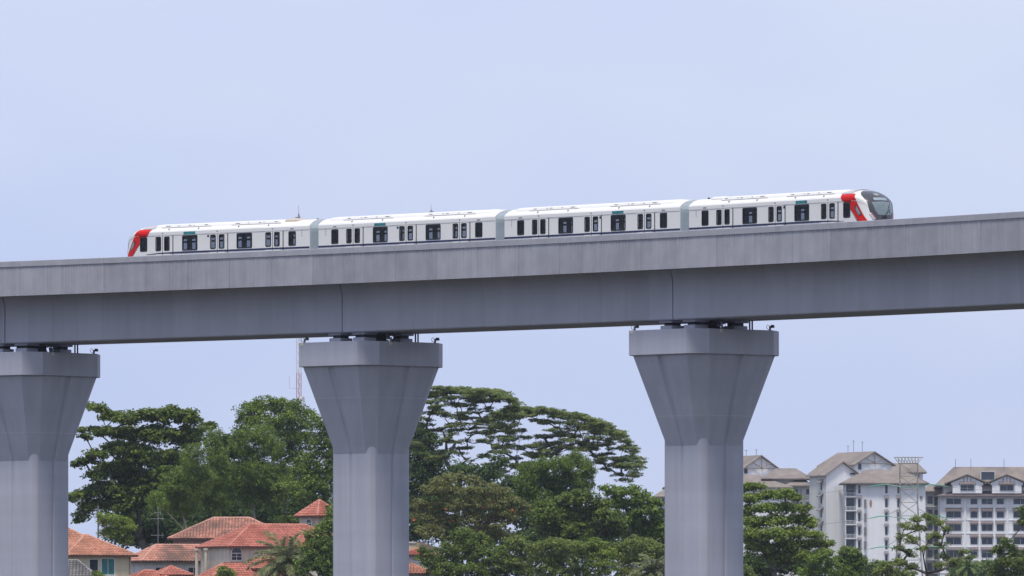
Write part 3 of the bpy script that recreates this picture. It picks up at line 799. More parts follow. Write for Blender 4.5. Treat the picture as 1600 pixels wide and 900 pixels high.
def inside(poly, x, y):
    c = False; n = len(poly)
    for i in range(n):
        (xa, ya), (xb, yb) = poly[i], poly[i - 1]
        if (ya > y) != (yb > y) and x < (xb - xa) * (y - ya) / (yb - ya) + xa: c = not c
    return c
def tile_plane(b, pts, tw=0.42, th=0.46):
    "barrel tiles over a sloped polygon whose first edge is the eave"
    p = [Vector(q) for q in pts]; e = (p[1] - p[0]).normalized(); nrm = (p[1] - p[0]).cross(p[-1] - p[0]).normalized()
    up = nrm.cross(e); o = p[0]
    poly = [((q - o).dot(e), (q - o).dot(up)) for q in p]
    u0, u1 = min(q[0] for q in poly), max(q[0] for q in poly); v1 = max(q[1] for q in poly)
    b.quad([q + nrm * 0.0 for q in p])
    r = tw * 0.5
    for j in range(int(v1 / th) + 1):
        v = j * th - 0.04
        for i in range(int((u1 - u0) / tw) + 1):
            u = u0 + (i + 0.5) * tw
            if not inside(poly, u, v + th * 0.5): continue
            jit = random.uniform(-0.012, 0.012)
            ra, rb = [], []
            for k in range(4):
                t = pi * k / 3; ux = u + r * cos(t) * 0.98; hz = 0.015 + 0.15 * sin(t)
                ra.append(o + e * ux + up * (v + jit) + nrm * (hz + 0.07)); rb.append(o + e * ux + up * (v + th + 0.03) + nrm * hz)
            b.loft([ra, rb], True, False, 0, closed=False)
def hip_roof(root, w_, l_, ze, rise, mat, rid=None, thick=0.12):
    "hip roof on a w x l eave rectangle with its near left corner at the root origin; rid shortens the ridge run"
    h = min(w_, l_) / 2 if rid is None else rid
    A, B, C, D_ = (0, 0, ze), (w_, 0, ze), (w_, l_, ze), (0, l_, ze)
    R0, R1 = ((h, l_ / 2, ze + rise), (w_ - h, l_ / 2, ze + rise)) if w_ >= l_ else ((w_ / 2, h, ze + rise), (w_ / 2, l_ - h, ze + rise))
    b = MB(); b.box(0.02, w_ - 0.02, 0.02, l_ - 0.02, ze - thick, ze - 0.005); rf = b.build('roof', M['timber'], root)
    b = MB()
    if w_ >= l_:
        if w_ - 2 * h > 0.05: tile_plane(b, [A, B, R1, R0]); tile_plane(b, [C, D_, R0, R1])
        else: tile_plane(b, [A, B, R0]); tile_plane(b, [C, D_, R0])
        tile_plane(b, [B, C, R1]); tile_plane(b, [D_, A, R0])
    else:
        tile_plane(b, [A, B, R0]); tile_plane(b, [B, C, R1, R0]); tile_plane(b, [C, D_, R1]); tile_plane(b, [D_, A, R0, R1])
    t = b.build('roof_tiles', mat, rf); t['kind'] = 'stuff'
    for q0, q1 in (((A, R0), (B, R1), (C, R1), (D_, R0), (R0, R1)) if w_ >= l_ else ((A, R0), (B, R0), (C, R1), (D_, R1), (R0, R1))):
        q0, q1 = Vector(q0), Vector(q1)
        if (q1 - q0).length < 0.1: continue
        n = max(2, int((q1 - q0).length / 0.4)); pp, rr = [], []
        for k in range(n): # overlapping ridge caps
            pp += [q0.lerp(q1, k / n) + Vector((0, 0, 0.07)), q0.lerp(q1, (k + 0.98) / n) + Vector((0, 0, 0.05))]; rr += [0.155, 0.125]
        b = MB(); b.tube(pp, rr, 6); b.build('ridge_cap', RIDGE[mat.name], rf)
    return rf
def window(root, x, y, z0, w_, h_, glass='wglass', frame='wframe', bars=(1, 0), rot=0, arch=False):
    "framed window on a wall that faces -y"
    f = 0.09
    b = MB()
    b.box(x, x + f, y - 0.06, y + 0.05, z0, z0 + h_); b.box(x + w_ - f, x + w_, y - 0.06, y + 0.05, z0, z0 + h_)
    b.box(x + f, x + w_ - f, y - 0.055, y + 0.05, z0, z0 + f); b.box(x + f, x + w_ - f, y - 0.055, y + 0.05, z0 + h_ - f, z0 + h_)
    for k in range(1, bars[0] + 1):
        xx = x + w_ * k / (bars[0] + 1); b.box(xx - 0.03, xx + 0.03, y - 0.05, y + 0.04, z0 + f, z0 + h_ - f)
    for k in range(1, bars[1] + 1):
        zz = z0 + h_ * k / (bars[1] + 1); b.box(x + f, x + w_ - f, y - 0.045, y + 0.04, zz - 0.025, zz + 0.025)
    fo = b.build('window', M[frame], root)
    b = MB(); b.box(x + f * 0.5, x + w_ - f * 0.5, y - 0.03, y + 0.03, z0 + f * 0.5, z0 + h_ - f * 0.5); b.build('pane', M[glass], fo)
    if arch:
        b = MB(); n = 10; r = w_ / 2; ri = r - f; cx = x + r; zc = z0 + h_
        b.loft([[(cx - R_ * cos(pi * k / n), yy, zc + R_ * sin(pi * k / n)) for k in range(n + 1)] for R_, yy in ((r, y + 0.04), (r, y - 0.055), (ri, y - 0.055), (ri, y + 0.02))], False, False, 0, closed=False)
        b.build('arch_frame', M[frame], fo)
        b = MB(); b.quad([(cx - ri * cos(pi * k / n), y - 0.02, zc + ri * sin(pi * k / n)) for k in range(n + 1)]); b.build('arch_pane', M[glass], fo)
    return fo
def house(label, px, py, D, rot, w_, l_, rise, tile, wall, inset=0.7, name='house', rid=None, wall_x0=None):
    "house placed by the near left corner of its eaves"
    c = P(px, py, D); gz = ground_z(D) - 0.5; ze = c.z - gz
    root = thing(name, label, 'house', (c.x, c.y, gz), radians(rot), 'red tiled houses below the hill')
    b = MB(); x0 = inset if wall_x0 is None else wall_x0
    b.box(x0, w_ - inset, inset, l_ - inset, 0, ze - 0.13); b.build('wall', M[wall], root)
    hip_roof(root, w_, l_, ze, rise, M[tile], rid)
    return root, ze

# cream house by the left pier
h, ze = house('cream house with orange pyramid roof and teal curtains beside the left pier', 103, 868, 1230, 27, 10.2, 10.2, 2.75, 'tile_or', 'cream')
window(h, 3.55, 0.7, ze - 2.45, 1.35, 2.05, 'wglass', bars=(0, 0)); window(h, 5.25, 0.7, ze - 2.5, 1.95, 2.2, 'curtain', bars=(1, 0))
b = MB(); b.box(3.3, 7.5, 0.45, 0.72, ze - 2.75, ze - 2.6); b.build('window_sill', M['wframe'], h)
b = MB(); b.tube([(9.2, 0.45, ze - 0.2), (9.2, 0.45, 0.2)], 0.06, 6); b.build('downpipe', M['timber'], h)
h, ze = house('older orange roof house mostly hidden by the left pier', 60, 856, 1262, 20, 9.5, 9.5, 3.0, 'tile_or', 'cream')
h, ze = house('long low house with faded pink tiled roof and white wall', 221, 877, 1244, 25, 13.2, 6.8, 2.15, 'tile_pk', 'whitewall')
window(h, 2.2, 0.7, ze - 1.9, 1.6, 1.2, bars=(1, 0)); window(h, 6.8, 0.7, ze - 1.9, 1.6, 1.2, bars=(1, 0))
h, ze = house('big house with faded orange roof highest behind the others', 262, 842, 1272, 0, 16.6, 11.8, 2.85, 'tile_pk', 'pinkwall')
window(h, 6.0, 0.7, ze - 1.7, 1.5, 1.2); window(h, 9.5, 0.7, ze - 1.7, 1.5, 1.2)
h, ze = house('large house with bright red roof and arched window behind the palm', 357, 854.5, 1228, 25, 18.4, 10.7, 2.95, 'tile_rd', 'plaster', wall_x0=0.4)
window(h, 0.65, 0.7, ze - 1.75, 1.55, 1.0, bars=(1, 1), arch=True); window(h, 7.5, 0.7, ze - 2.0, 1.8, 1.4, bars=(2, 0)); window(h, 12.0, 0.7, ze - 2.0, 1.8, 1.4, bars=(2, 0))
for cy in (6.6, 9.6):
    b = MB(); b.tube([(0.5 - 0.9, cy - 0.2, ze - 0.1), (0.5 - 0.9, cy - 0.2, ze - 0.35), (0.5 - 0.9, cy - 0.2, ze - 0.36), (0.5 - 0.9, cy - 0.2, 0)], [0.32, 0.32, 0.2, 0.22], 12); b.build('porch_column', M['plaster'], h)
h, ze = house('low red roof wing in front of the arched window house', 327, 908, 1218, 25, 12.5, 6.4, 2.2, 'tile_rd', 'plaster')
h, ze = house('low red roof with a short ridge at the bottom, right of the porch wing', 398, 889, 1222, 30, 6.4, 5.6, 1.7, 'tile_rd', 'plaster')
h, ze = house('small red pyramid roof pavilion peeking up at the bottom edge', 249, 899, 1214, 20, 4.6, 4.6, 1.15, 'tile_rd', 'whitewall', 0.4)
h, ze = house('small red roofed shed at the bottom edge below the long pink roof', 209, 905, 1212, 20, 5.2, 4.2, 1.1, 'tile_rd', 'whitewall', 0.4)
h, ze = house('house with a ridge of grey roof tiles at the bottom by the left pier', 66, 904, 1208, 0, 7.2, 6.0, 2.3, 'tile_gy', 'cream', rid=2.9)
h, ze = house('turret house with red pyramid roof close to the middle pier', 496, 806.5, 1258, 42, 4.7, 4.7, 2.15, 'tile_rd', 'plaster', 0.5)
b = MB(); b.box(-0.0, 0.9, 1.0, 3.6, ze - 3.4, ze - 2.6); b.build('balcony', M['plaster'], h)
# arched opening on the turret's left face
f = window(h, 0, 0, 0, 1.15, 0.7, arch=True); f.location = (0.5, 2.85, ze - 1.55); f.rotation_euler = (0, 0, radians(-90))
h, ze = house('weathered flat topped house beside the middle pier, right side', 618, 868, 1252, 0, 5.6, 6, 0.9, 'tile_rd', 'whitewall', 0.5)
c = P(612, 866, 1262); rt = thing('house', 'cream walled building with sloping gable behind red roofs beside the middle pier', 'house', (c.x, c.y, ground_z(1262) - 0.5))
zt = c.z - ground_z(1262) + 0.5
b = MB(); b.box(0, 3.3, 0, 5, 0, zt + 1.45); b.build('wall', M['cream'], rt)
b = MB(); b.box(-0.1, 3.25, -0.15, 5.1, zt + 1.45, zt + 1.65); b.build('wall_coping', M['whitewall'], rt)
b = MB(); b.loft([[(3.3, 0.3, 0), (3.3, 0.3, zt + 1.55), (4.0, 0.3, zt + 1.6), (6.6, 0.3, zt + 0.7), (6.6, 0.3, 0)], [(3.3, 5, 0), (3.3, 5, zt + 1.55), (4.0, 5, zt + 1.6), (6.6, 5, zt + 0.7), (6.6, 5, 0)]]); b.build('gable_wall', M['plaster'], rt)
h, ze = house('orange ribbed roof at the bottom edge beside the middle pier, right side', 606, 897, 1238, 0, 6.0, 5.5, 1.25, 'tile_or', 'whitewall', 0.5)

# television aerial on its pole
c = P(247, 852, 1250); t = thing('aerial_mast', 'thin television aerial mast rising before the dark trees', 'aerial', (c.x, c.y, ground_z(1250)))
top = P(247, 792, 1250).z - ground_z(1250)
b = MB(); b.tube([(0, 0, 0), (0, 0, top)], 0.05, 6); b.build('pole', M['galv'], t)
for dz, w_ in ((0.75, 0.55), (1.55, 1.0), (3.7, 0.95)):
    b = MB(); b.tube([(-w_, 0, top - dz), (w_ * 0.8, 0, top - dz)], 0.025, 5); b.tube([(w_ * 0.6, 0, top - dz + 0.35), (w_ * 0.6, 0, top - dz - 0.3)], 0.03, 5); b.build('aerial_arm', M['galv'], t)
c = P(153.5, 850, 1290); t = thing('utility_pole', 'slim pale utility pole beside the left pier, against the sky', 'pole', (c.x, c.y, ground_z(1290)))
top = P(153, 790, 1290).z - ground_z(1290)
b = MB(); b.tube([(0, 0, 0), (0, 0, top)], [0.16, 0.1], 8); b.build('pole', M['galv'], t)
for dz in (0.6, 1.6):
    b = MB(); b.box(-0.6, 0.6, -0.06, 0.06, top - dz, top - dz + 0.1); b.build('crossarm', M['galv'], t)

# red and white radio mast far behind
D = 1650; c = P(467, 900, D); t = thing('radio_mast', 'red and white lattice radio mast beside the middle pier', 'mast', (c.x, c.y, ground_z(D)))
M['mred'] = paint('mast_red', (0.42, 0.16, 0.15), 0.6); M['mwhite'] = paint('mast_white', (0.62, 0.58, 0.58), 0.6)
top = P(467, 470, D).z - ground_z(D); hw = 0.40
legs = [(-hw, -hw * 0.58), (hw, -hw * 0.58), (0, hw * 1.15)]
n = int(top / 6)
for k in range(n):
    z0, z1 = top * k / n, top * (k + 1) / n; b = MB()
    for x, y in legs: b.tube([(x, y, z0), (x, y, z1)], 0.055, 5)
    m_ = 8
    for q in range(m_):
        za, zb = z0 + (z1 - z0) * q / m_, z0 + (z1 - z0) * (q + 1) / m_
        for i in range(3):
            a, c2 = legs[i], legs[(i + 1) % 3]
            if q % 2: a, c2 = c2, a
            b.tube([(a[0], a[1], za), (c2[0], c2[1], zb)], 0.028, 4)
    b.build('mast_section', M['mred'] if k % 2 else M['mwhite'], t)
z = P(467, 607, D).z - ground_z(D)
b = MB(); b.tube([(-0.3, 0, z), (-1.6, -0.2, z), (-1.6, -0.2, z + 2.2)], 0.04, 5); b.build('antenna_arm', M['mwhite'], t)
b = MB(); b.tube([(0.4, -0.2, z - 1.8), (0.75, -0.5, z - 1.8)], [0.35, 0.42], 10); b.build('dish', M['mwhite'], t)

# ------------------------------------------------------------------ apartment blocks on the far right
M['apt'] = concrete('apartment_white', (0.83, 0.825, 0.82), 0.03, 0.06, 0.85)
M['apt_grey'] = concrete('apartment_grey_and_shade', (0.56, 0.56, 0.52), 0.04, 0.07, 0.85)  # also stands in for shade on the gabled wing's left wall
M['apt_roof'] = concrete('apartment_roof', (0.24, 0.20, 0.17), 0.16, 0.0, 0.9, stain=(0.18, 0.15, 0.13), scale=0.5)
M['apt_eave'] = concrete('apartment_lower_roof', (0.185, 0.15, 0.145), 0.12, 0.0, 0.9, scale=0.8)
M['awning'] = paint('awning_brown', (0.185, 0.145, 0.14), 0.8, 0, 0.15)
M['awning2'] = paint('awning_grey', (0.20, 0.185, 0.19), 0.8, 0, 0.15)
M['aglass'] = paint('apartment_glass', (0.035, 0.05, 0.075), 0.12, 0, 0.4, 1.0)
M['truss'] = paint('truss_brown', (0.22, 0.19, 0.18), 0.7)
DA = 2150.0; SA = FPX / DA                           # pixels per metre there

def apt_root(label, px0, D=DA, rot=0.0):
    c = P(px0, 900, D); return thing('apartment_block', label, 'building', (c.x, c.y, ground_z(D)), radians(rot), 'pale apartment blocks on the right')
def zpx(py, D=DA): return P(800, py, D).z - ground_z(D)
def gable_roof(b, w_, l_, ze, zr, ov=0.6, th=0.22, cx=None):
    "two slopes, ridge along y over the middle of a w wide block, front at y=0"
    c = w_ / 2 if cx is None else cx
    sl = (zr - ze) / c; slr = (zr - ze) / (w_ - c)
    for x_e, z_e in ((-ov, ze - ov * sl), (w_ + ov, ze - ov * slr)):
        b.loft([[(x_e, -ov, z_e), (c, -ov, zr), (c, -ov, zr + th), (x_e, -ov, z_e + th)], [(x_e, l_ + ov, z_e), (c, l_ + ov, zr), (c, l_ + ov, zr + th), (x_e, l_ + ov, z_e + th)]])
def hip_plain(b, x0, x1, y0, y1, ze, zr, hx, th=0.25):
    "plain hip roof with a rim; hx is how far the ridge ends stand in"
    ym = (y0 + y1) / 2
    A, B, C, D_ = (x0, y0, ze), (x1, y0, ze), (x1, y1, ze), (x0, y1, ze); R0, R1 = (x0 + hx, ym, zr), (x1 - hx, ym, zr)
    dn = lambda p: (p[0], p[1], p[2] - th)
    b.quad([A, B, R1, R0]); b.quad([C, D_, R0, R1]); b.quad([B, C, R1]); b.quad([D_, A, R0])
    for p, q in ((A, B), (B, C), (C, D_), (D_, A)): b.quad([dn(p), dn(q), q, p])
    b.quad([dn(D_), dn(C), dn(B), dn(A)])
def gable_truss(root, w_, ze, zr, y=-0.62):
    b = MB(); c = w_ / 2; t = 0.11
    for x in (c,): b.box(x - t, x + t, y - 0.05, y + 0.05, ze, zr - 0.2)
    b.box(0.4, w_ - 0.4, y - 0.05, y + 0.05, ze + 0.1, ze + 0.32)
    for s_ in (-1, 1): b.tube([(c, y, ze + 0.35), (c + s_ * w_ * 0.24, y, ze + (zr - ze) * 0.5)], 0.1, 4)
    return b.build('gable_truss', M['truss'], root)
def apt_window(root, x, y, z0, w_, h_, mull=0, awn=None, frame='wframe', side=None):
    fo = window(root, x, y, z0, w_, h_, 'aglass', frame, (mull, 0))
    if awn:
        b = MB(); b.loft([[(x - 0.15, y, z0 + h_ + 0.75), (x + w_ + 0.15, y, z0 + h_ + 0.75), (x + w_ + 0.15, y, z0 + h_ + 0.6), (x - 0.15, y, z0 + h_ + 0.6)],
                          [(x - 0.15, y - 0.75, z0 + h_ + 0.22), (x + w_ + 0.15, y - 0.75, z0 + h_ + 0.22), (x + w_ + 0.15, y - 0.75, z0 + h_ + 0.1), (x - 0.15, y - 0.75, z0 + h_ + 0.1)]])
        b.build('awning', M[awn], fo)
    return fo

# block at the right edge, facing us
r5 = apt_root('white apartment block at the right edge with two gabled dormers and brown awnings', 1469)
X = lambda px: (px - 1469) / SA
zf = zpx(775)
b = MB(); b.box(0, X(1650), 0, 13, 0, zf); b.build('wall', M['apt'], r5)
for px in (1508, 1530.5, 1553.5, 1574, 1612):
    b = MB(); b.box(X(px) - 0.22, X(px) + 0.22, -0.3, -0.002, 0, zf - 0.3); b.build('pilaster', M['apt'], r5)
rows = [(778.6, 788.4), (799, 809.4), (819.4, 830), (840, 851), (860, 872), (881, 892), (902, 912)]
cols = [(1478, 1502, 1), (1516, 1527.5, 0), (1533.5, 1551, 1), (1557, 1569, 0), (1583, 1606, 1), (1621, 1632, 0)]
for ri, (t0, t1) in enumerate(rows):
    for x0, x1, m_ in cols:
        apt_window(r5, X(x0), 0, zpx(t1), (x1 - x0) / SA, (t1 - t0) / SA, m_, None if ri == 0 else 'awning')
    b = MB(); b.box(0, X(1650), -0.12, -0.003, zpx(t1) - 0.55, zpx(t1) - 0.4); b.build('string_course', M['apt'], r5)
b = MB(); hip_plain(b, X(1463), X(1660), -1.6, 14.5, zpx(774), zpx(757), 9.0); b.build('lower_roof', M['apt_eave'], r5)
b = MB(); b.box(X(1476), X(1650), 1.8, 12, zpx(776), zpx(757)); b.build('attic_wall', M['apt'], r5)
b = MB(); hip_plain(b, X(1463), X(1668), 0.2, 13.5, zpx(758), zpx(728.5), 4.2); rf = b.build('roof', M['apt_roof'], r5)
b = MB(); b.box(X(1532.6), X(1556), 2.2, 7, zpx(751), zpx(735.5)); b.build('roof_box', M['apt_grey'], rf)
b = MB(); b.box(X(1534), X(1554.6), 2.15, 2.25, zpx(749.5), zpx(737)); b.build('roof_box_panel', M['aglass'], rf)
for px in (1511, 1572.7):
    w_ = 46 / SA; x0 = X(px) - w_ / 2
    b = MB(); b.box(x0, x0 + w_, -1.3, 5, zpx(771), zpx(755)); dm = b.build('dormer', M['apt'], r5)
    b = MB()
    yb = [(-1.9), 6]; hwp = 35 / SA; xm = X(px); ze_, zr_ = zpx(756.5), zpx(742.5)
    for s_ in (-1, 1):
        b.loft([[(xm + s_ * hwp, y, ze_), (xm, y, zr_), (xm, y, zr_ + 0.25), (xm + s_ * hwp, y, ze_ + 0.25)] for y in yb])
    b.build('dormer_roof', M['apt_roof'], dm)
    b = MB(); b.loft([[(xm - hwp * 0.72, y, ze_ - 0.2), (xm + hwp * 0.72, y, ze_ - 0.2), (xm + hwp * 0.72, y, ze_ + 0.3), (xm, y, zr_ - 0.15), (xm - hwp * 0.72, y, ze_ + 0.3)] for y in (-1.31, 4)]); b.build('dormer_gable', M['apt'], dm)
    b = MB()
    for dx in (-0.75, 0, 0.75): b.box(xm + dx - 0.09, xm + dx + 0.09, -1.45, -1.31, ze_, zr_ - 0.4 - abs(dx) * 0.4)
    b.box(xm - 1.9, xm + 1.9, -1.46, -1.311, ze_ - 0.05, ze_ + 0.15); b.build('dormer_truss', M['truss'], dm)
    apt_window(dm, X(px) - 11 / SA, -1.31, zpx(767.4), 22 / SA, 9.6 / SA, 1, 'awning')
for px in (1495, 1519, 1571):
    b = MB(); b.tube([(X(px), 6, zpx(740)), (X(px), 6, zpx(716))], 0.06, 5); b.build('roof_aerial', M['galv'], r5)

# recessed link between the blocks
lk = apt_root('narrow recessed link with stacked dark balconies between two white apartment blocks', 1444, DA + 12)
XL = lambda px: (px - 1444) / (FPX / (DA + 12))
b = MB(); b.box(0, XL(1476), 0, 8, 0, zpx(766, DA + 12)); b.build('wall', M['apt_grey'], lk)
b = MB(); hip_plain(b, XL(1436), XL(1484), -1.5, 9.5, zpx(767, DA + 12), zpx(757, DA + 12), 2.5); b.build('roof', M['apt_roof'], lk)
for k in range(6):
    z = zpx(787 + 21 * k, DA + 12)
    b = MB(); b.box(XL(1449), XL(1457), -0.08, 0.02, z, z + 1.7); b.build('window', M['aglass'], lk)
    b = MB(); b.box(XL(1459.5), XL(1468), -0.08, 0.02, z - 0.5, z + 1.6); b.build('balcony_opening', M['aglass'], lk)
    b = MB(); b.box(XL(1446), XL(1469), -0.9, -0.05, z - 0.65, z - 0.5); b.build('balcony_slab', M['apt'], lk)

# white block in the middle with its balcony stack, facing us
r4 = apt_root('white apartment block behind the lattice pylon with a stack of balconies on its left', 1320, DA - 8)
D4 = DA - 8; S4 = FPX / D4; X4 = lambda px: (px - 1320) / S4; z4 = lambda py: zpx(py, D4)
b = MB(); b.box(X4(1338), X4(1446), 0, 13, 0, z4(756)); b.build('wall', M['apt'], r4)
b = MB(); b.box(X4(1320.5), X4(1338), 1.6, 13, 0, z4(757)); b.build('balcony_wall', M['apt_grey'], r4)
b = MB(); hip_plain(b, X4(1313.5), X4(1452), -1.3, 15, z4(754.5), z4(733), 6.0); b.build('roof', M['apt_roof'], r4)
for k in range(7):
    t0, t1 = 757.6 + 21.7 * k, 769.5 + 21.7 * k
    for px, w_ in ((1340.2, 5), (1382.5, 5.0), (1401.5, 5.0)):
        fo = apt_window(r4, X4(px), 0, z4(t1 + 2), w_ / S4, (t1 - t0 + 2) / S4, 0, None if k == 0 else 'awning2')
    b = MB(); b.box(X4(1350), X4(1353.5), -1.0, 0.0, z4(t1 + 1), z4(t0 + 1)); b.build('window_hood', M['awning2'], r4) if k else None
    b = MB(); b.box(X4(1320), X4(1338.2), -0.15, 1.62, z4(t1 + 7.5), z4(t1 + 6.2)); sl_ = b.build('balcony_slab', M['apt'], r4)
    for q in range(9):
        b = MB(); xx = X4(1320.8) + q * (X4(1337.4) - X4(1320.8)) / 8; b.box(xx - 0.04, xx + 0.04, -0.1, -0.03, z4(t1 + 6.2), z4(t1 + 0.5)); b.build('baluster', M['wframe'], sl_)
    b = MB(); b.box(X4(1320.6), X4(1337.6), -0.12, -0.01, z4(t1 + 0.5), z4(t1)); b.build('handrail', M['wframe'], sl_)
    b = MB(); b.box(X4(1323), X4(1335), 1.5, 1.62, z4(t1 + 5.5), z4(t0 - 1)); b.build('balcony_door', M['aglass'], r4)
    b = MB(); b.box(X4(1320.4), X4(1321.6), -0.1, 0.15, z4(t1 + 6.2), z4(t0 - 2)); b.build('balcony_post', M['apt'], r4)
b = MB(); n = 10
b.quad([(X4(1360.5) + 2.2 / S4 * cos(2 * pi * k / n), -0.01, z4(787) + 6.5 / S4 * sin(2 * pi * k / n)) for k in range(n)][::-1]); b.build('wall_niche', M['pinkwall'], r4)
b = MB(); b.box(X4(1437.5), X4(1441), -0.25, 0, z4(779), z4(775)); b.build('wall_unit', M['awning'], r4)

# tall gabled block behind it, turned to the right
def turned_block(label, px, D, rot, w_, l_, pye, pyr, truss=True, gw=None, bands=None):
    r = apt_root(label, px, D, rot); ze_, zr_ = zpx(pye, D), zpx(pyr, D)
    b = MB()
    b.loft([[(0, y, 0), (w_, y, 0), (w_, y, ze_), (w_ / 2, y, zr_ - 0.05), (0, y, ze_)] for y in (0, l_)]); b.build('wall', M['apt'], r)
    b = MB(); gable_roof(b, w_, l_, ze_, zr_, 0.7, 0.25); b.build('roof', M['apt_roof'], r)
    if truss: gable_truss(r, w_, ze_, zr_)
    return r, ze_, zr_
r3, ze_, zr_ = turned_block('tallest gabled apartment tower with aerials behind the balcony block', 1336, DA + 22, 28, 9.6, 15.5, 725, 706.5)
apt_window(r3, 0.7, 0, zpx(734, DA + 22), 1.0, 1.6)
for px_, hh in ((2.0, 2.6), (6.0, 2.9), (8.5, 1.8)):
    b = MB(); b.tube([(4.8, px_ + 3, zr_), (4.8, px_ + 3, zr_ + hh)], 0.06, 5); b.tube([(4.5, px_ + 3, zr_ + hh - 0.15), (5.1, px_ + 3, zr_ + hh - 0.15)], 0.05, 4); b.build('roof_aerial', M['galv'], r3)
r3b, ze_, zr_ = turned_block('lower white gabled wing with awnings on its shade-grey left side', 1291, DA + 6, 28, 8.2, 7.6, 741, 722, False)
b = MB(); b.box(-0.012, 0.4, 0.02, 7.58, 0, ze_ - 0.05); b.build('shade_side_wall', M['apt_grey'], r3b)  # grey skin over the white wall; this side's shade is in its colour
for k in range(6):
    z = zpx(766 + 21.5 * k, DA + 6)
    f = window(r3b, 0, 0, 0, 1.1, 1.7, 'aglass', 'wframe', (0, 0)); f.location = (-0.012, 2.6, z); f.rotation_euler = (0, 0, radians(-90))
    b = MB(); b.loft([[(-0.01, 1.2, z + 2.5), (-0.01, 2.9, z + 2.5), (-0.01, 2.9, z + 2.35), (-0.01, 1.2, z + 2.35)], [(-1.0, 1.2, z + 1.75), (-1.0, 2.9, z + 1.75), (-1.0, 2.9, z + 1.6), (-1.0, 1.2, z + 1.6)]]); b.build('awning', M['awning2'], r3b)
b = MB(); b.box(6.2, 7.4, -0.3, -0.01, zpx(741, DA + 6), zpx(738.5, DA + 6)); b.build('air_vent', M['dark'], r3b)
r3c = apt_root('rear apartment block whose brown hip roof shows right of the gabled tower', 1374, DA + 40)
D3 = DA + 40; S3 = FPX / D3
b = MB(); b.box(0.8, 68 / S3, 0, 9, 0, zpx(737, D3)); b.build('wall', M['apt'], r3c)
b = MB(); hip_plain(b, -0.6, 74 / S3, -1.2, 10, zpx(737.5, D3), zpx(723, D3), 1.8); b.build('roof', M['apt_roof'], r3c)
for x in (6.0, 8.2):
    b = MB(); b.box(x, x + 0.9, -0.06, 0.02, zpx(748, D3), zpx(740, D3)); b.build('window', M['aglass'], r3c)

# blocks next to the right pier
r2 = apt_root('apartment block with wide brown hip roofs half hidden by the tree beside the right pier', 1150, DA + 14)
D2 = DA + 14; S2 = FPX / D2; X2 = lambda px: (px - 1150) / S2; z2 = lambda py: zpx(py, D2)
b = MB(); b.box(X2(1040), X2(1236), 2, 14, 0, z2(760)); b.build('wall', M['apt'], r2)
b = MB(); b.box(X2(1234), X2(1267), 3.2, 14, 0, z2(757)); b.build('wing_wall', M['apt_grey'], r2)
b = MB(); hip_plain(b, X2(1036), X2(1240), 0.6, 15, z2(761), z2(741), 8.0); b.build('roof', M['apt_roof'], r2)
b = MB(); hip_plain(b, X2(1190), X2(1270), 4, 18, z2(746.5), z2(730), 3.5); b.build('upper_roof', M['apt_roof'], r2)
b = MB(); b.box(X2(1192), X2(1262), 6, 17, z2(762), z2(747)); b.build('upper_wall', M['apt'], r2)
b = MB(); hip_plain(b, X2(1226), X2(1271), 1.8, 15.5, z2(758), z2(744), 4.0); b.build('wing_roof', M['apt_roof'], r2)
for k in range(5):
    t0 = 762 + 21.7 * k
    for px, w_ in ((1259.5, 7), (1251, 2.5), (1243, 5), (1222, 4)):
        apt_window(r2, X2(px), 3.2 if px > 1236 else 2.0, z2(t0 + 11), w_ / S2, 10 / S2, 0, None if k == 0 else 'awning2')
r1, ze_, zr_ = turned_block('white gabled apartment tower partly behind the right pier', 1160, DA + 30, 26, 9.2, 16, 733, 712.5)
apt_window(r1, 0.35, 0, zpx(740.5, DA + 30), 1.05, 1.55)
for q in (2.0, 7.0):
    b = MB(); b.tube([(4.6, q, zr_), (4.6, q, zr_ + 1.6)], 0.06, 5); b.tube([(4.2, q, zr_ + 1.5), (5.0, q, zr_ + 1.5)], 0.05, 4); b.build('roof_aerial', M['galv'], r1)
r0 = apt_root('end of an apartment block showing left of the right pier', 1030, DA + 2)
X0 = lambda px: (px - 1030) / (FPX / (DA + 2)); z0_ = lambda py: zpx(py, DA + 2)
b = MB(); b.box(0, X0(1060), 0, 12, 0, z0_(774)); b.build('wall', M['apt'], r0)
b = MB(); hip_plain(b, X0(1019.5), X0(1072), -1.5, 14, z0_(775.5), z0_(760), 3.5); b.build('roof', M['apt_roof'], r0)
for k in range(6):
    apt_window(r0, X0(1033), 0, z0_(789 + 20.5 * k), 7.2 / (FPX / (DA + 2)), 1.55, 0, 'awning2' if k else None)

# transmission tower in front of the blocks
D = 1880.0; S = FPX / D; c = P(1420, 900, D); tw = thing('transmission_tower', 'rusty lattice transmission tower in front of the white apartment block', 'pylon', (c.x, c.y, ground_z(D)))
M['rust'] = paint('weathered_lattice', (0.33, 0.31, 0.26), 0.7, 0.0, 0.2, 1.0)
M['green'] = paint('green_insulator', (0.03, 0.36, 0.24), 0.5)
zt_ = lambda py: zpx(py, D); hwid = lambda z: 1.72 + max(0, (zt_(790) - z)) * 0.07
levels = [0.0] + [zt_(p_) for p_ in (875, 850, 828, 806, 785, 764, 744, 724)]
def leg_pt(i, z):
    w_ = hwid(z); return ((-w_, w_, w_, -w_)[i], (-w_, -w_, w_, w_)[i], z)
for i in range(4):
    b = MB(); b.tube([leg_pt(i, z) for z in levels], 0.075, 5); b.build('leg', M['rust'], tw)
for za, zb in zip(levels[:-1], levels[1:]):
    b = MB()
    for i in range(4):
        j = (i + 1) % 4
        b.tube([leg_pt(i, za), leg_pt(j, zb)], 0.04, 4); b.tube([leg_pt(j, za), leg_pt(i, zb)], 0.04, 4); b.tube([leg_pt(i, zb), leg_pt(j, zb)], 0.04, 4)
    b.build('bracing', M['rust'], tw)
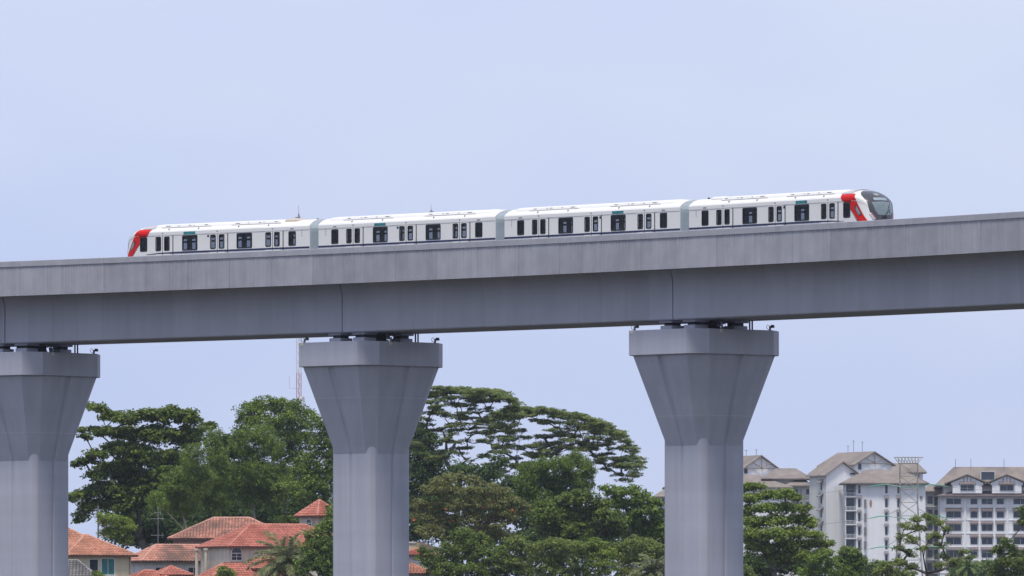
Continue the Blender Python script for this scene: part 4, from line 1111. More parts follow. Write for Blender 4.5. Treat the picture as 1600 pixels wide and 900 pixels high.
def truss_arm(py0, py1, left, right):
    z0, z1 = zt_(py0), zt_(py1); b = MB(); xl, xr = (left - 1420) / S, (right - 1420) / S
    for y in (-1.2, 1.2):
        b.tube([(xl, y * 0.4, z1), (xr, y * 0.4, z1)], 0.08, 4)
        n = 8
        for k in range(n):
            xa, xb_ = xl + (xr - xl) * k / n, xl + (xr - xl) * (k + 1) / n; xm = (xa + xb_) / 2
            xm = xm * 0.72
            b.tube([(xa, y * 0.4, z1), (xm, y, z0)], 0.05, 4); b.tube([(xm, y, z0), (xb_, y * 0.4, z1)], 0.05, 4)
        b.tube([(xl * 0.68, y, z0), (xr * 0.68, y, z0)], 0.07, 4)
    return b.build('crossarm', M['rust'], tw)
truss_arm(724, 714.5, 1397, 1442)
for py in (757, 806, 854):
    z = zt_(py); b = MB()
    for s_ in (-1, 1):
        b.tube([(s_ * hwid(z), -0.8, z - 0.4), (s_ * 4.4, 0, z)], 0.07, 4); b.tube([(s_ * hwid(z), 0.8, z - 0.4), (s_ * 4.4, 0, z)], 0.07, 4); b.tube([(s_ * hwid(z), 0, z + 1.4), (s_ * 4.4, 0, z)], 0.06, 4)
    b.build('crossarm', M['rust'], tw)
    for s_ in (-1, 1): # strain insulators and the jumper loop
        b = MB(); b.tube([(s_ * 4.4, 0, z), (s_ * 6.0, 0.2, z - 0.12), (s_ * 7.6, 0.4, z - 0.45)], [0.09, 0.11, 0.09], 6); b.build('insulator', M['green'], tw)
    b = MB(); b.tube([(-4.4, 0, z), (-2.2, -2, z - 0.45), (0, -2.3, z - 0.55), (2.2, -2, z - 0.3), (4.4, 0, z)], 0.055, 6); b.build('jumper_cable', M['green'], tw)
for i, (py, s_, lab) in enumerate(((757, -1, 'upper'), (757, 1, 'upper'), (806, -1, 'middle'), (806, 1, 'middle'), (854, -1, 'lower'), (854, 1, 'lower'))):
    z = zt_(py); pts = []
    for k in range(25):
        t = k / 24; pts.append((s_ * (7.6 + t * 62), 0.4 + t * (30 if s_ < 0 else -20), z - 0.45 - 14 * t * (1 - t) * 0.55 + (-1.0 if s_ < 0 else 1.0) * t))
    b = MB(); b.tube(pts, 0.03, 4)
    o = b.build('power_line', M['galv'], None, (c.x, c.y, ground_z(D)))
    o['label'] = '%s power line strung to the %s of the lattice transmission tower' % (lab, 'left' if s_ < 0 else 'right'); o['category'] = 'cable'; o['group'] = 'power lines of the transmission tower'

# ------------------------------------------------------------------ vegetation
LM = {
    'deep':   leaf_mat('leaf_deep_green', (0.065, 0.107, 0.027), (0.253, 0.325, 0.068)),
    'mid':    leaf_mat('leaf_mid_green', (0.092, 0.154, 0.036), (0.299, 0.407, 0.082)),
    'bright': leaf_mat('leaf_fresh_green', (0.106, 0.171, 0.033), (0.362, 0.451, 0.088)),
    'rain': leaf_mat('leaf_rain', (0.150, 0.205, 0.075), (0.370, 0.440, 0.165), 0.5),
    'olive': leaf_mat('leaf_olive', (0.122, 0.174, 0.045), (0.349, 0.414, 0.112), 0.34),
    'bamboo': leaf_mat('leaf_bamboo', (0.096, 0.161, 0.037), (0.299, 0.402, 0.087), 0.38),
    'brown': leaf_mat('leaf_brown', (0.126, 0.149, 0.050), (0.343, 0.358, 0.131), 0.34),
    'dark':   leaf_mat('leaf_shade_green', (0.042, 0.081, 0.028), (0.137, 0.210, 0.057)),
    'palm':   leaf_mat('leaf_palm', (0.112, 0.140, 0.061), (0.362, 0.390, 0.187)),
    'far':    leaf_mat('leaf_far_green', (0.106, 0.165, 0.050), (0.275, 0.366, 0.105)),
}
M['flower'] = paint('orange_flower', (0.55, 0.10, 0.03), 0.6, 0, 0.2, 3.0)

def unit(v): return v / np.maximum(np.linalg.norm(v, axis=1, keepdims=True), 1e-9)
def leaf_quads(cen, out, size, rng, up=0.7, aspect=0.5, droop=0.0, spread=0.75):
    "one folded leaf card for each centre; out is the local outward direction"
    n = len(cen)
    nr = unit(out * 0.55 + rng.normal(size=(n, 3)) * spread + np.array([0, 0, up]))
    t = rng.normal(size=(n, 3)) + out * 0.5 - np.array([0, 0, droop]); t = unit(t - nr * (t * nr).sum(1, keepdims=True))
    bt = np.cross(nr, t)
    L = (size * rng.uniform(0.65, 1.35, n))[:, None]; W = L * aspect
    a = cen - t * L * 0.5; c = cen + t * L * 0.5 - nr * L * 0.12
    b = cen + bt * W * 0.5 + nr * L * 0.05; d = cen - bt * W * 0.5 + nr * L * 0.05
    return np.stack([a, b, c, d], 1).reshape(-1, 3)
def quad_mesh(name, v, mat):
    n = len(v) // 4; me = bpy.data.meshes.new(name)
    me.vertices.add(len(v)); me.vertices.foreach_set('co', v.astype(np.float32).ravel())
    me.loops.add(len(v)); me.loops.foreach_set('vertex_index', np.arange(len(v), dtype=np.int32))
    me.polygons.add(n); me.polygons.foreach_set('loop_start', np.arange(0, 4 * n, 4, dtype=np.int32))
    try: me.polygons.foreach_set('loop_total', np.full(n, 4, dtype=np.int32))
    except Exception: pass
    me.materials.append(mat); me.update(calc_edges=True); return me

def crown_points(lobes, rng, dens, clump, flat=0.6, shell=0.5, per=34, top=0.35):
    """lobes: rows of (x, y, z, rx, ry, rz) in metres. Clumps sit towards the surface of each lobe, leaves round each clump.
    Returns leaf centres, outward directions and the clump centres."""
    C, O, K = [], [], []
    for x, y, z, rx, ry, rz in lobes:
        area = (rx * rz + rx * ry + ry * rz) * 4.2
        n = max(5, int(area * dens))
        d = unit(rng.normal(size=(n, 3)) + np.array([0, -0.12, top]))
        rr = rng.uniform(shell, 1.04, n)[:, None] ** 0.7
        k = np.array([x, y, z]) + d * rr * np.array([rx, ry, rz])
        K.append(k)
        for q in range(n):
            m = int(per * rng.uniform(0.55, 1.5)); cs = clump * rng.uniform(0.6, 1.4)
            p = unit(rng.normal(size=(m, 3))) * (rng.uniform(0.15, 1.0, m)[:, None] ** 0.5) * np.array([cs, cs, cs * flat])
            C.append(k[q] + p); O.append(unit(p + d[q] * cs * 0.6))
    return np.concatenate(C), np.concatenate(O), np.concatenate(K)

def limb(b, p0, p1, r0, r1, rng, sag=0.12, n=5, sides=6):
    p0, p1 = np.array(p0, float), np.array(p1, float); L = np.linalg.norm(p1 - p0); pts, rad = [], []
    j = rng.normal(size=3) * L * 0.06
    for k in range(n + 1):
        t = k / n; p = p0 + (p1 - p0) * t + j * sin(pi * t); p[2] += L * sag * sin(pi * t) * (1 - 0.4 * t)
        pts.append(tuple(p)); rad.append(r0 + (r1 - r0) * t)
    b.tube(pts, rad, sides)
    return pts

NLEAF = 0; DENS = 1.9
def tree(name, label, D, base_px, lobes_px, leaf='mid', size=0.34, dens=0.5, clump=0.75, flat=0.6, per=34, shell=0.5, up=0.7, aspect=0.5,
         droop=0.0, trunk_r=0.35, fork=0.45, bark='bark', group='trees on the slope behind the viaduct', seed=0, cat='tree', depth=0.8, twigs=2, limb_r=0.075, fill=0.5, flowers=0, top=0.35, spread=0.75, dz=0.0):
    """lobes_px rows: (px, py, rx px, ry px[, depth offset m]). The crown is as deep as it is wide."""
    global NLEAF
    rng = np.random.default_rng(1000 + seed); s = FPX / D
    base = P(base_px, 900, D); gz = ground_z(D) - 0.3
    t = thing(name, label, cat, (base.x, base.y, gz), 0, group)
    lob = []
    W = max(l[0] for l in lobes_px) - min(l[0] for l in lobes_px)
    for l in lobes_px:
        c = P(l[0], l[1], D); off = l[4] if len(l) > 4 else rng.uniform(-0.32, 0.32) * W / s * depth
        rx, rz = l[2] / s, l[3] / s
        lob.append((c.x - base.x, off, c.z - gz, rx, max(rx, rz) * 0.9, rz))
    cen, out, K = crown_points(lob, rng, dens * DENS, clump, flat, shell, per, top)
    v = leaf_quads(cen, out, size, rng, up, aspect, droop, spread)
    if fill: # inner leaves that close the heart of each lobe
        fc, fo_ = [], []
        for x, y, z, rx, ry, rz in lob:
            m = int(fill * (rx * rz + rx * ry + ry * rz) * 16); d = unit(rng.normal(size=(m, 3))); rr = rng.uniform(0, 0.85, m)[:, None]
            fc.append(np.array([x, y, z]) + d * rr * np.array([rx, ry, rz])); fo_.append(d)
        fc, fo_ = np.concatenate(fc), np.concatenate(fo_); NLEAF += len(fc)
        v = np.concatenate([v, leaf_quads(fc, fo_, size * 1.35, rng, up * 0.5, min(0.7, aspect * 1.3), droop, 1.0)])
    NLEAF += len(cen)
    cr = link('crown', quad_mesh('crown', v, LM[leaf]), t)
    # trunk, then limbs: every lobe hangs on the nearest lobe that is closer to the fork, thicker where more hangs on it
    n = len(lob); zlo = min(l[2] - l[5] for l in lob); ztop = max(l[2] for l in lob)
    zf = min(max(1.0, zlo * fork + (1 - fork) * zlo * 0.6), ztop - 1.0); xm = sum(l[0] for l in lob) / n * 0.3
    top_ = np.array((xm, 0.0, zf)); b = MB()
    limb(b, (0, 0, 0), top_, trunk_r, trunk_r * 0.75, rng, 0.0, 5, 9)
    tr = b.build('trunk', M[bark], t, smooth=True)
    pos = [np.array((l[0], l[1], l[2] - l[5] * 0.25)) for l in lob]
    order = sorted(range(n), key=lambda i: np.linalg.norm(pos[i] - top_)); par = {}; done = []
    for i in order:
        best, bd = -1, np.linalg.norm(pos[i] - top_) * 0.62
        for k in done:
            d_ = np.linalg.norm(pos[i] - pos[k]) + (2.0 if pos[k][2] > pos[i][2] + 0.5 else 0.0)
            if d_ < bd: best, bd = k, d_
        par[i] = best; done.append(i)
    load = {i: 1.0 for i in range(n)}
    for i in reversed(order):
        if par[i] >= 0: load[par[i]] += load[i]
    for i in order:
        b = MB(); r1 = limb_r * sqrt(load[i]); p0 = top_ if par[i] < 0 else pos[par[i]]
        pts = limb(b, p0, pos[i], r1, r1 * 0.55, rng, 0.06, 6)
        dd = np.linalg.norm((K - pos[i]) / np.array([lob[i][3], lob[i][4], lob[i][5]]), axis=1); idx = np.where(dd < 1.15)[0]
        for q in rng.choice(idx, min(len(idx), twigs * 2), replace=False) if len(idx) else []:
            limb(b, pts[int(rng.integers(3, 7))], tuple(K[q]), limb_r * 0.6, 0.015, rng, 0.05, 3, 4)
        b.build('limb', M[bark], tr, smooth=True)
    if flowers:
        pick = cen[rng.choice(len(cen), flowers, replace=False)] + out[rng.choice(len(cen), flowers)] * 0.2
        fl = leaf_quads(pick, unit(rng.normal(size=(flowers, 3))), 0.42, rng, 0.3, 0.8)
        o = link('flowers', quad_mesh('flowers', fl, M['flower']), t); o['kind'] = 'stuff'
    return t

HILL = 'trees on the hill behind the houses'
# --- left bay: the big dark tree with branches reaching to the left
tree('broadleaf_tree', 'big dark spreading tree with branches reaching left over the cream house', 1310, 235,
     [(142, 634, 10, 4), (128, 672, 10, 4), (120, 727, 10, 4), (110, 777, 9, 4), (135, 684, 10, 5), (158, 641, 16, 7), (176, 651, 24, 8), (205, 655, 24, 10), (235, 652, 28, 12), (268, 650, 26, 14), (296, 655, 24, 13), (325, 664, 14, 7), (148, 672, 14, 5), (170, 676, 22, 8), (205, 680, 30, 14),
      (245, 680, 34, 18), (290, 685, 34, 20), (180, 700, 26, 12), (150, 712, 20, 8), (136, 722, 14, 7), (215, 715, 38, 22), (262, 722, 38, 24), (180, 735, 34, 16), (150, 745, 16, 8), (210, 755, 40, 24),
      (165, 765, 32, 14), (130, 773, 22, 7), (118, 778, 12, 6), (150, 790, 24, 10), (132, 800, 10, 12), (190, 790, 34, 22), (122, 812, 8, 9), (235, 770, 40, 30), (270, 760, 36, 30)],
     'deep', 0.46, 0.62, 0.85, 0.42, 30, 0.35, up=0.9, aspect=0.55, trunk_r=0.6, seed=1, group=HILL, top=0.5, fill=0.9)
tree('broadleaf_tree', 'tall tree with rounded open crown standing highest left of the middle pier', 1360, 432,
     [(392, 640, 22, 13), (415, 634, 22, 13), (440, 636, 22, 14), (462, 638, 18, 12), (478, 650, 12, 10), (385, 655, 16, 10), (405, 658, 22, 12), (450, 655, 24, 12), (470, 665, 16, 9), (380, 672, 14, 8), (430, 668, 24, 10), (455, 685, 26, 16), (480, 690, 20, 16), (440, 710, 30, 18), (470, 720, 24, 20)],
     'mid', 0.36, 0.6, 0.8, 0.6, 32, 0.5, trunk_r=0.5, seed=2, group=HILL)
tree('broadleaf_tree', 'green tree rising against the left side of the middle pier', 1300, 505,
     [(492, 658, 16, 12), (508, 668, 16, 13), (500, 690, 20, 16), (515, 705, 18, 18), (495, 725, 22, 20), (512, 745, 24, 22), (492, 765, 24, 22), (512, 785, 20, 18), (530, 730, 20, 40), (478, 745, 18, 18), (475, 780, 16, 18)],
     'mid', 0.34, 0.6, 0.75, 0.6, 32, seed=3, group=HILL)
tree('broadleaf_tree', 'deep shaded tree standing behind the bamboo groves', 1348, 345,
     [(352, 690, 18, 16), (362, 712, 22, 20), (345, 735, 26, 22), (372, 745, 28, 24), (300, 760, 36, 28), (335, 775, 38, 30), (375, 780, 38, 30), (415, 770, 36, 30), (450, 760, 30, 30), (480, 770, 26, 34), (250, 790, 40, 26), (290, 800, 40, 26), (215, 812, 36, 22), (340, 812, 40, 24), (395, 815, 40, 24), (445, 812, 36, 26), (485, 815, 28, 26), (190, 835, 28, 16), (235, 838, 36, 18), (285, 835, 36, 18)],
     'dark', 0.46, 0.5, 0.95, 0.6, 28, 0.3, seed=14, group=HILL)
# bamboo groves, each plume a lobe
tree('bamboo_clump', 'tall bamboo plume rising beside the big dark tree', 1292, 337,
     [(334, 692, 17, 20), (338, 720, 16, 26), (330, 750, 20, 26), (348, 735, 12, 24), (340, 785, 20, 26), (320, 775, 18, 24)], 'bamboo', 0.5, 0.75, 0.7, 0.9, 34, 0.3, up=0.35, aspect=0.2, droop=0.9, trunk_r=0.14, bark='palebark', seed=4, group=HILL, cat='bamboo', twigs=1)
tree('bamboo_clump', 'low rounded bamboo clump left of the tall plume', 1286, 298,
     [(303, 712, 18, 16), (295, 735, 22, 22), (280, 755, 24, 20), (305, 765, 24, 26), (262, 775, 20, 16), (285, 790, 28, 22), (245, 785, 18, 16), (320, 745, 16, 20)], 'bamboo', 0.5, 0.75, 0.7, 0.9, 34, 0.3, up=0.35, aspect=0.2, droop=0.9, trunk_r=0.14, bark='palebark', seed=5, group=HILL, cat='bamboo', twigs=1)
tree('bamboo_clump', 'broad bamboo grove with bare pale stems below the tall open tree', 1296, 398,
     [(392, 685, 22, 16), (412, 680, 22, 16), (372, 695, 18, 20), (425, 700, 20, 18), (395, 712, 26, 20), (400, 738, 30, 22), (375, 745, 22, 24), (422, 745, 24, 22), (440, 735, 18, 16), (360, 765, 22, 22), (395, 772, 28, 20), (428, 775, 22, 20), (445, 760, 18, 18)],
     'bamboo', 0.5, 0.7, 0.7, 0.9, 34, 0.3, up=0.35, aspect=0.2, droop=0.9, trunk_r=0.14, bark='palebark', seed=6, group=HILL, cat='bamboo', twigs=2)
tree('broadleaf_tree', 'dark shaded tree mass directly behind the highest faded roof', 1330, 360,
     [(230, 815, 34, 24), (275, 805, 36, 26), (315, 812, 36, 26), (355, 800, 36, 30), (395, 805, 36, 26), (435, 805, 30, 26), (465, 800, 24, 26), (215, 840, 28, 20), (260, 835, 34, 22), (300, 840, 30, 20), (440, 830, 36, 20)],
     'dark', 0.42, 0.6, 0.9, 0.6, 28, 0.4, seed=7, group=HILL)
tree('broadleaf_tree', 'small flat topped shrub tree left of the turret', 1275, 452,
     [(440, 762, 16, 7), (455, 758, 14, 6), (462, 770, 14, 8), (450, 812, 16, 7), (462, 818, 12, 6), (440, 778, 14, 8)], 'mid', 0.32, 0.7, 0.6, 0.4, 30, seed=8, group=HILL, trunk_r=0.16)
tree('broadleaf_tree', 'light green young tree between cream house and dark trees', 1268, 182,
     [(172, 812, 14, 10), (190, 818, 16, 11), (205, 826, 10, 8), (180, 835, 18, 10), (165, 830, 10, 10), (195, 843, 14, 8), (160, 812, 8, 12)], 'bright', 0.40, 0.75, 0.7, 0.6, 34, 0.3, seed=9, group=HILL, trunk_r=0.14, aspect=0.35, droop=0.5)
tree('conifer_tree', 'narrow dark green conifer close against the left side of the middle pier', 1208, 515,
     [(515, 800, 6, 12), (513, 825, 10, 14), (514, 850, 14, 16), (511, 878, 18, 18), (518, 900, 20, 16)], 'mid', 0.3, 1.1, 0.5, 0.7, 34, 0.3, seed=10, trunk_r=0.18, group=HILL, cat='conifer')
tree('broadleaf_tree', 'dense green bushy tree right of the palm, left of the middle pier', 1207, 490,
     [(503, 826, 12, 9), (514, 818, 9, 9), (492, 838, 16, 12), (505, 850, 16, 14), (485, 858, 18, 14), (500, 878, 22, 18), (478, 885, 18, 16), (515, 890, 16, 16)], 'mid', 0.3, 0.9, 0.6, 0.6, 34, 0.4, seed=11, trunk_r=0.2, group=HILL)
tree('shrub', 'yellow green shrub at the bottom in front of the red roof wing', 1205, 353, [(350, 893, 12, 7), (358, 900, 14, 9), (345, 902, 12, 8)], 'bright', 0.26, 1.3, 0.45, 0.6, 30, 0.3, seed=12, trunk_r=0.08, group='low shrubs along the bottom', cat='shrub')
tree('shrub', 'small shrub at the bottom under the cream house windows', 1205, 152, [(150, 898, 9, 6), (157, 902, 9, 6)], 'bright', 0.26, 1.3, 0.4, 0.6, 30, 0.3, seed=13, trunk_r=0.06, group='low shrubs along the bottom', cat='shrub')

# --- middle bay
MID = 'trees between the middle and right piers'
RAINC = dict(leaf='rain', size=0.27, dens=0.72, clump=0.5, flat=0.36, per=30, fill=0.15, limb_r=0.028, shell=0.3, up=1.2, aspect=0.5, spread=0.6, top=0.6)
def canopy(top, bottom, n, seed, rx=(8, 19), ry=(2.0, 3.8), bias=1.1):
    "flattish lobes scattered between the upper and lower outline of an umbrella crown, denser near the top"
    rg = random.Random(seed); out = []; x0, x1 = top[0][0], top[-1][0]
    for k in range(n):
        x = x0 + (x1 - x0) * (k + rg.random()) / n
        a = float(np.interp(x, [p[0] for p in top], [p[1] for p in top])); c = float(np.interp(x, [p[0] for p in bottom], [p[1] for p in bottom]))
        f = rg.random() ** bias if k % 3 else rg.random() * 0.08
        h = rg.uniform(*ry); w_ = rg.uniform(*rx) * (0.75 if min(x - x0, x1 - x) < 20 else 1)
        out.append((x, a + h * 0.8 + (c - a) * f, w_, h))
    return out
tree('rain_tree', 'tall rain tree with layered crown right behind the middle pier', 1370, 715,
     canopy([(640, 630), (665, 612), (690, 603), (720, 603), (750, 604), (780, 610), (800, 622), (812, 636)], [(640, 700), (690, 728), (740, 732), (780, 705), (812, 660)], 220, 3), trunk_r=0.55, seed=20, group=MID, twigs=3, fork=0.75, **RAINC)
tree('rain_tree', 'wide umbrella shaped rain tree spreading right under the viaduct', 1390, 858,
     canopy([(755, 655), (790, 640), (820, 635), (860, 638), (905, 646), (935, 658), (965, 672), (982, 690), (992, 708), (1000, 722)], [(755, 745), (800, 740), (850, 715), (900, 700), (935, 722), (960, 748), (982, 756), (1000, 732)], 310, 4), trunk_r=0.6, seed=21, group=MID, twigs=3, fork=0.75, **RAINC)
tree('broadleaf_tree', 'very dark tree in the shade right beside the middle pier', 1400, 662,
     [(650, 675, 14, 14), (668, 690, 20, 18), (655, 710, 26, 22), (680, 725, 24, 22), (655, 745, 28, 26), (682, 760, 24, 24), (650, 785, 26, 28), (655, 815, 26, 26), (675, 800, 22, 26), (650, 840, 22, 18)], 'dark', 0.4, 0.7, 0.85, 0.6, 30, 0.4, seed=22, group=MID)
tree('broadleaf_tree', 'brownish green tree with a few orange flowers in the middle', 1262, 735,
     [(690, 752, 20, 9), (712, 745, 18, 8), (735, 752, 20, 9), (672, 768, 20, 9), (702, 768, 24, 10), (738, 770, 24, 10), (765, 765, 20, 9), (785, 772, 18, 9), (660, 788, 18, 9), (690, 790, 26, 12), (728, 792, 28, 12), (768, 788, 26, 11), (800, 785, 18, 9), (818, 795, 12, 7), (662, 808, 20, 10), (700, 815, 28, 14), (745, 815, 30, 14), (790, 808, 26, 12), (670, 832, 20, 12), (780, 830, 26, 14), (740, 840, 26, 14)],
     'brown', 0.34, 0.62, 0.75, 0.45, 32, 0.5, seed=23, group=MID, flowers=60, trunk_r=0.4, top=0.5)
tree('broadleaf_tree', 'shaded background tree filling behind the brownish and glossy trees', 1330, 820,
     [(720, 735, 24, 14), (760, 745, 28, 18), (800, 760, 26, 20), (700, 780, 34, 26), (750, 790, 36, 28), (800, 795, 34, 28), (835, 815, 30, 26), (870, 815, 34, 26), (910, 820, 36, 26), (950, 820, 34, 24), (990, 825, 30, 22), (1025, 835, 26, 20), (700, 830, 36, 24), (760, 840, 40, 24), (820, 848, 40, 22), (880, 852, 40, 20), (940, 855, 40, 20), (1000, 860, 40, 18), (1045, 855, 20, 24), (780, 725, 18, 12)],
     'dark', 0.44, 0.5, 0.9, 0.6, 28, 0.3, seed=28, group=MID)
tree('bamboo_clump', 'pale olive feathery tree below the umbrella shaped crown', 1300, 862,
     [(832, 735, 22, 14), (850, 728, 16, 12), (878, 728, 22, 14), (900, 720, 18, 14), (915, 732, 14, 16), (820, 755, 20, 20), (850, 758, 26, 22), (885, 752, 26, 22), (910, 758, 18, 20), (840, 785, 26, 20), (875, 780, 24, 18), (815, 780, 16, 16)],
     'bamboo', 0.46, 0.8, 0.65, 0.9, 34, 0.3, up=0.35, aspect=0.24, droop=0.8, trunk_r=0.14, bark='palebark', seed=24, group=MID, cat='bamboo', twigs=1)
tree('broadleaf_tree', 'dark glossy green tree in front of the pale olive tree', 1255, 895,
     [(862, 790, 20, 12), (888, 782, 22, 12), (912, 778, 20, 12), (935, 788, 18, 12), (850, 808, 22, 14), (880, 808, 28, 16), (915, 805, 28, 16), (945, 808, 22, 14), (965, 822, 16, 12), (865, 830, 28, 14), (905, 832, 30, 16), (945, 832, 26, 14)],
     'deep', 0.42, 0.7, 0.75, 0.5, 32, 0.45, seed=25, group=MID, up=0.9)
tree('broadleaf_tree', 'fresh green tree against the left side of the right pier', 1270, 985,
     [(948, 762, 10, 6), (965, 770, 18, 9), (985, 768, 16, 8), (1000, 778, 18, 10), (1018, 788, 16, 11), (975, 788, 20, 10), (955, 785, 12, 8), (1005, 800, 22, 12), (1030, 808, 16, 12), (985, 812, 20, 12), (1015, 825, 24, 14), (1040, 830, 18, 16), (990, 838, 22, 12)],
     'mid', 0.40, 0.7, 0.72, 0.5, 32, 0.5, seed=26, group=MID, up=0.9, trunk_r=0.3)
tree('broadleaf_tree', 'dark green tree at the bottom right beside the weathered house', 1235, 735,
     [(665, 870, 16, 14), (680, 885, 18, 16), (700, 862, 20, 14), (722, 838, 20, 14), (745, 850, 26, 18), (720, 870, 26, 20), (760, 875, 28, 20), (695, 895, 24, 16), (735, 895, 30, 16), (785, 868, 22, 16), (800, 885, 24, 16), (770, 900, 28, 14)],
     'deep', 0.34, 0.8, 0.65, 0.55, 32, 0.45, seed=27, group=MID, trunk_r=0.3)
for q, (lab, bx, lob, lf) in enumerate([
        ('low light olive bush at the bottom below the dark glossy tree', 868, [(840, 858, 22, 12), (865, 852, 22, 12), (890, 856, 22, 12), (850, 876, 26, 14), (882, 876, 26, 14), (865, 896, 32, 14)], 'olive'),
        ('yellow green bush at the bottom between the light olive and brown green bushes', 925, [(912, 858, 18, 11), (932, 852, 18, 11), (945, 866, 18, 12), (920, 878, 24, 14), (945, 888, 22, 14), (905, 896, 22, 12)], 'bright'),
        ('brown green bush at the bottom beside the low palm', 985, [(968, 858, 18, 12), (990, 850, 18, 12), (1010, 852, 18, 12), (975, 878, 22, 14), (1002, 876, 22, 14), (985, 896, 26, 12), (1030, 862, 16, 14), (1040, 885, 16, 16)], 'olive'),
        ('olive bush at the bottom just right of the dark tree by the weathered house', 815, [(805, 848, 18, 12), (822, 862, 18, 12), (812, 882, 22, 14), (830, 895, 22, 12)], 'olive')]):
    tree('shrub', lab, 1225 + 3 * q, bx, lob, lf, 0.30, 0.95, 0.55, 0.55, 32, 0.4, seed=30 + q, trunk_r=0.12, group='low shrubs along the bottom', cat='shrub')

# --- right bay
RGT = 'trees in front of the apartment blocks'
tree('broadleaf_tree', 'big leafy tree with lit layered crown right of the right pier', 1250, 1205,
     [(1168, 762, 14, 7), (1182, 760, 12, 6), (1172, 780, 18, 8), (1200, 774, 16, 7), (1225, 774, 18, 8), (1245, 778, 10, 7), (1168, 798, 16, 9), (1198, 795, 22, 9), (1230, 794, 20, 8), (1255, 796, 14, 7), (1180, 815, 24, 10), (1215, 815, 24, 10), (1250, 812, 20, 9), (1272, 818, 10, 7), (1172, 835, 20, 11), (1208, 836, 26, 11), (1245, 834, 24, 10), (1275, 838, 14, 8),
      (1190, 856, 26, 11), (1230, 854, 26, 10), (1265, 852, 20, 9), (1288, 852, 12, 8), (1175, 850, 16, 10), (1215, 872, 30, 10), (1255, 870, 24, 9), (1285, 866, 14, 8)],
     'bright', 0.38, 0.85, 0.75, 0.5, 34, 0.35, seed=40, group=RGT, up=1.0, trunk_r=0.4, top=0.6, fill=1.1)
tree('broadleaf_tree', 'dark shaded undergrowth tree below the big leafy tree', 1262, 1195, [(1175, 880, 22, 18), (1205, 885, 26, 18), (1235, 886, 24, 16), (1262, 888, 20, 14), (1185, 900, 26, 12)], 'dark', 0.36, 0.8, 0.7, 0.6, 30, 0.4, seed=41, group=RGT)
tree('broadleaf_tree', 'compact round dark green tree standing in front of the balcony block', 1230, 1328, [(1322, 862, 12, 8), (1338, 866, 12, 9), (1312, 876, 12, 10), (1330, 880, 18, 12), (1346, 880, 9, 10), (1322, 896, 20, 12), (1342, 897, 14, 10)], 'mid', 0.30, 1.2, 0.5, 0.6, 34, 0.35, seed=42, group=RGT, trunk_r=0.2)
tree('shrub', 'mid green shrub between the big leafy tree and the round tree', 1222, 1282, [(1272, 876, 14, 9), (1288, 872, 14, 9), (1300, 884, 12, 10), (1278, 893, 20, 12), (1298, 898, 14, 10), (1258, 896, 14, 10)], 'mid', 0.30, 1.1, 0.5, 0.6, 32, 0.4, seed=43, trunk_r=0.12, group='low shrubs along the bottom', cat='shrub')
tree('shrub', 'small bush at the foot of the right pier, right side', 1215, 1166, [(1166, 893, 10, 8), (1174, 898, 10, 7)], 'olive', 0.28, 1.2, 0.45, 0.6, 30, 0.4, seed=44, trunk_r=0.08, group='low shrubs along the bottom', cat='shrub')
tree('broadleaf_tree', 'slender open tree with dark branches in front of the lattice pylon', 1228, 1447,
     [(1432, 812, 12, 6), (1450, 808, 14, 6), (1466, 816, 14, 6), (1415, 822, 12, 6), (1438, 826, 14, 6), (1478, 828, 10, 6), (1408, 838, 9, 6), (1425, 842, 14, 6), (1458, 838, 14, 6), (1470, 852, 10, 5), (1404, 858, 10, 6), (1420, 864, 12, 6), (1440, 858, 10, 5), (1478, 870, 12, 6), (1410, 878, 12, 6), (1492, 878, 12, 6), (1505, 864, 12, 6), (1515, 872, 8, 5), (1465, 884, 12, 6), (1425, 886, 12, 6)],
     'olive', 0.28, 0.85, 0.5, 0.5, 30, 0.35, seed=45, group=RGT, trunk_r=0.26, twigs=4, up=0.8, fork=0.75)
tree('broadleaf_tree', 'olive bush at the bottom left of the slender open tree', 1222, 1395, [(1388, 885, 14, 8), (1402, 880, 12, 8), (1378, 895, 14, 8), (1400, 897, 18, 9), (1420, 900, 14, 8)], 'olive', 0.28, 1.1, 0.45, 0.6, 30, 0.4, seed=46, trunk_r=0.1, group=RGT)
tree('broadleaf_tree', 'dark green tree at the right edge in front of the gabled block', 1232, 1578,
     [(1597, 798, 8, 9), (1600, 815, 9, 10), (1570, 848, 10, 9), (1560, 862, 10, 9), (1578, 862, 12, 10), (1568, 880, 16, 12), (1588, 882, 14, 12), (1555, 892, 12, 9), (1575, 898, 20, 10), (1600, 890, 14, 14), (1600, 868, 10, 10)],
     'deep', 0.32, 1.0, 0.55, 0.6, 32, 0.4, seed=47, group=RGT, trunk_r=0.22)
for q, (lab, bx, lob) in enumerate([('hazy green bush at the foot of the right apartment block', 1535, [(1525, 886, 14, 7), (1540, 882, 14, 7), (1552, 888, 12, 7), (1535, 896, 22, 8)]),
                                    ('hazy far palm like bush left of the right edge block', 1500, [(1490, 882, 10, 7), (1504, 880, 10, 8), (1515, 888, 10, 7), (1500, 896, 18, 8)]),
                                    ('hazy far bush at the foot of the balcony block', 1366, [(1360, 884, 10, 6), (1372, 882, 10, 7), (1366, 894, 16, 8), (1350, 893, 10, 7)])]):
    tree('shrub', lab, 1900, bx, lob, 'far', 0.5, 0.6, 0.8, 0.6, 30, 0.4, seed=50 + q, trunk_r=0.15, group='far bushes at the foot of the blocks', cat='shrub')

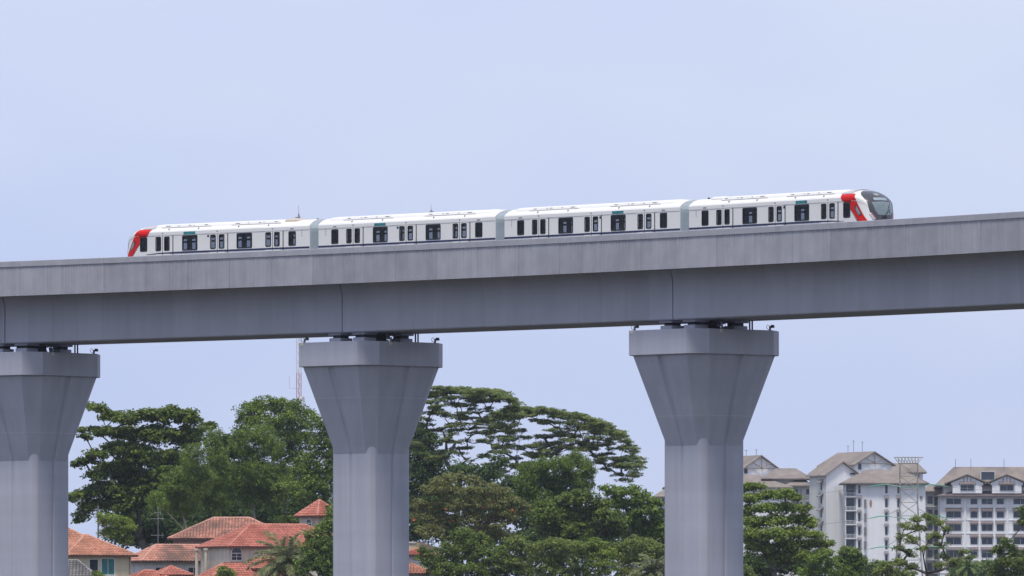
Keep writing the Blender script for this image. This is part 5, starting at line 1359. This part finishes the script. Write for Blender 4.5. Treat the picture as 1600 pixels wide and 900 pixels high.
def palm(label, px, py, D, nfr, length, seed, trunk_r=0.22, lo=-35, hi=80, leaf='palm'):
    rng = np.random.default_rng(seed); c = P(px, py, D); gz = ground_z(D) - 0.3; h_ = c.z - gz
    t = thing('palm_tree', label, 'palm', (c.x, c.y, gz), 0, 'palms')
    b = MB(); b.tube([(0, 0, 0), (0.05, 0, h_ * 0.5), (0, 0, h_)], [trunk_r * 1.2, trunk_r, trunk_r * 1.1], 10); b.build('trunk', M['bark'], t, smooth=True)
    for k in range(nfr):
        a = k * 2.399 + rng.uniform(-0.2, 0.2); e0 = radians(hi + (lo - hi) * (k / nfr) ** 0.8 + rng.uniform(-8, 8)); L = length * rng.uniform(0.85, 1.1)
        pts = []; p = np.array([0.0, 0.0, h_]); e = e0; n = 14
        for q in range(n + 1):
            pts.append(p.copy()); step = L / n; p = p + step * np.array([cos(a) * cos(e), sin(a) * cos(e), sin(e)]); e -= radians(6.0) * (0.5 + q / n)
        b = MB(); b.tube([tuple(q) for q in pts], [0.055 * (1 - 0.8 * i / n) for i in range(n + 1)], 4)
        for q in range(2, n * 3):
            f = q / (n * 3); i = int(f * n); p0 = pts[i] + (pts[i + 1] - pts[i]) * (f * n - i); d = (pts[i + 1] - pts[i]); d /= np.linalg.norm(d)
            sd_ = np.cross(d, [0, 0, 1.0]); sd_ /= max(np.linalg.norm(sd_), 1e-6); upv = np.cross(sd_, d)
            ll = 0.95 * sin(pi * min(1, 0.12 + f * 0.88)) ** 0.6 * L / 4.5 + 0.1
            for s_ in (-1, 1):
                tip = p0 + sd_ * s_ * ll * 0.75 + d * ll * 0.6 + upv * ll * rng.uniform(-0.35, 0.25) - np.array([0, 0, ll * 0.25])
                m_ = (p0 + tip) / 2 + upv * 0.08; wv = d * 0.075
                b.quad([p0 - wv, m_ - wv * 1.4, tip, m_ + wv * 1.4])
        b.build('frond', LM[leaf], t)
    return t
palm('grey green palm with long arching fronds in front of the red roof house', 447, 881, 1213, 36, 5.6, 5, lo=-30, hi=85)
palm('low palm with drooping fronds at the bottom left of the right pier', 1020, 893, 1216, 22, 3.6, 6, lo=-25, hi=75)
palm('small hazy palm at the foot of the right edge block', 1512, 886, 1890, 18, 3.4, 8, lo=-35, hi=70, leaf='far')

# ------------------------------------------------------------------ humid air over the whole place
hm = bpy.data.materials.new('humid_air'); hm.use_nodes = True; hn = hm.node_tree; hn.nodes.clear()
ho = hn.nodes.new('ShaderNodeOutputMaterial'); hv = hn.nodes.new('ShaderNodeVolumePrincipled')
hv.inputs['Color'].default_value = (0.80, 0.86, 1.0, 1); hv.inputs['Density'].default_value = 0.00003; hv.inputs['Anisotropy'].default_value = 0.2
hn.links.new(hv.outputs[0], ho.inputs['Volume'])
b = MB(); b.box(-1520, 1520, -120, 3020, -1.2, 92.0)
hz = b.build('haze', hm); hz['kind'] = 'stuff'
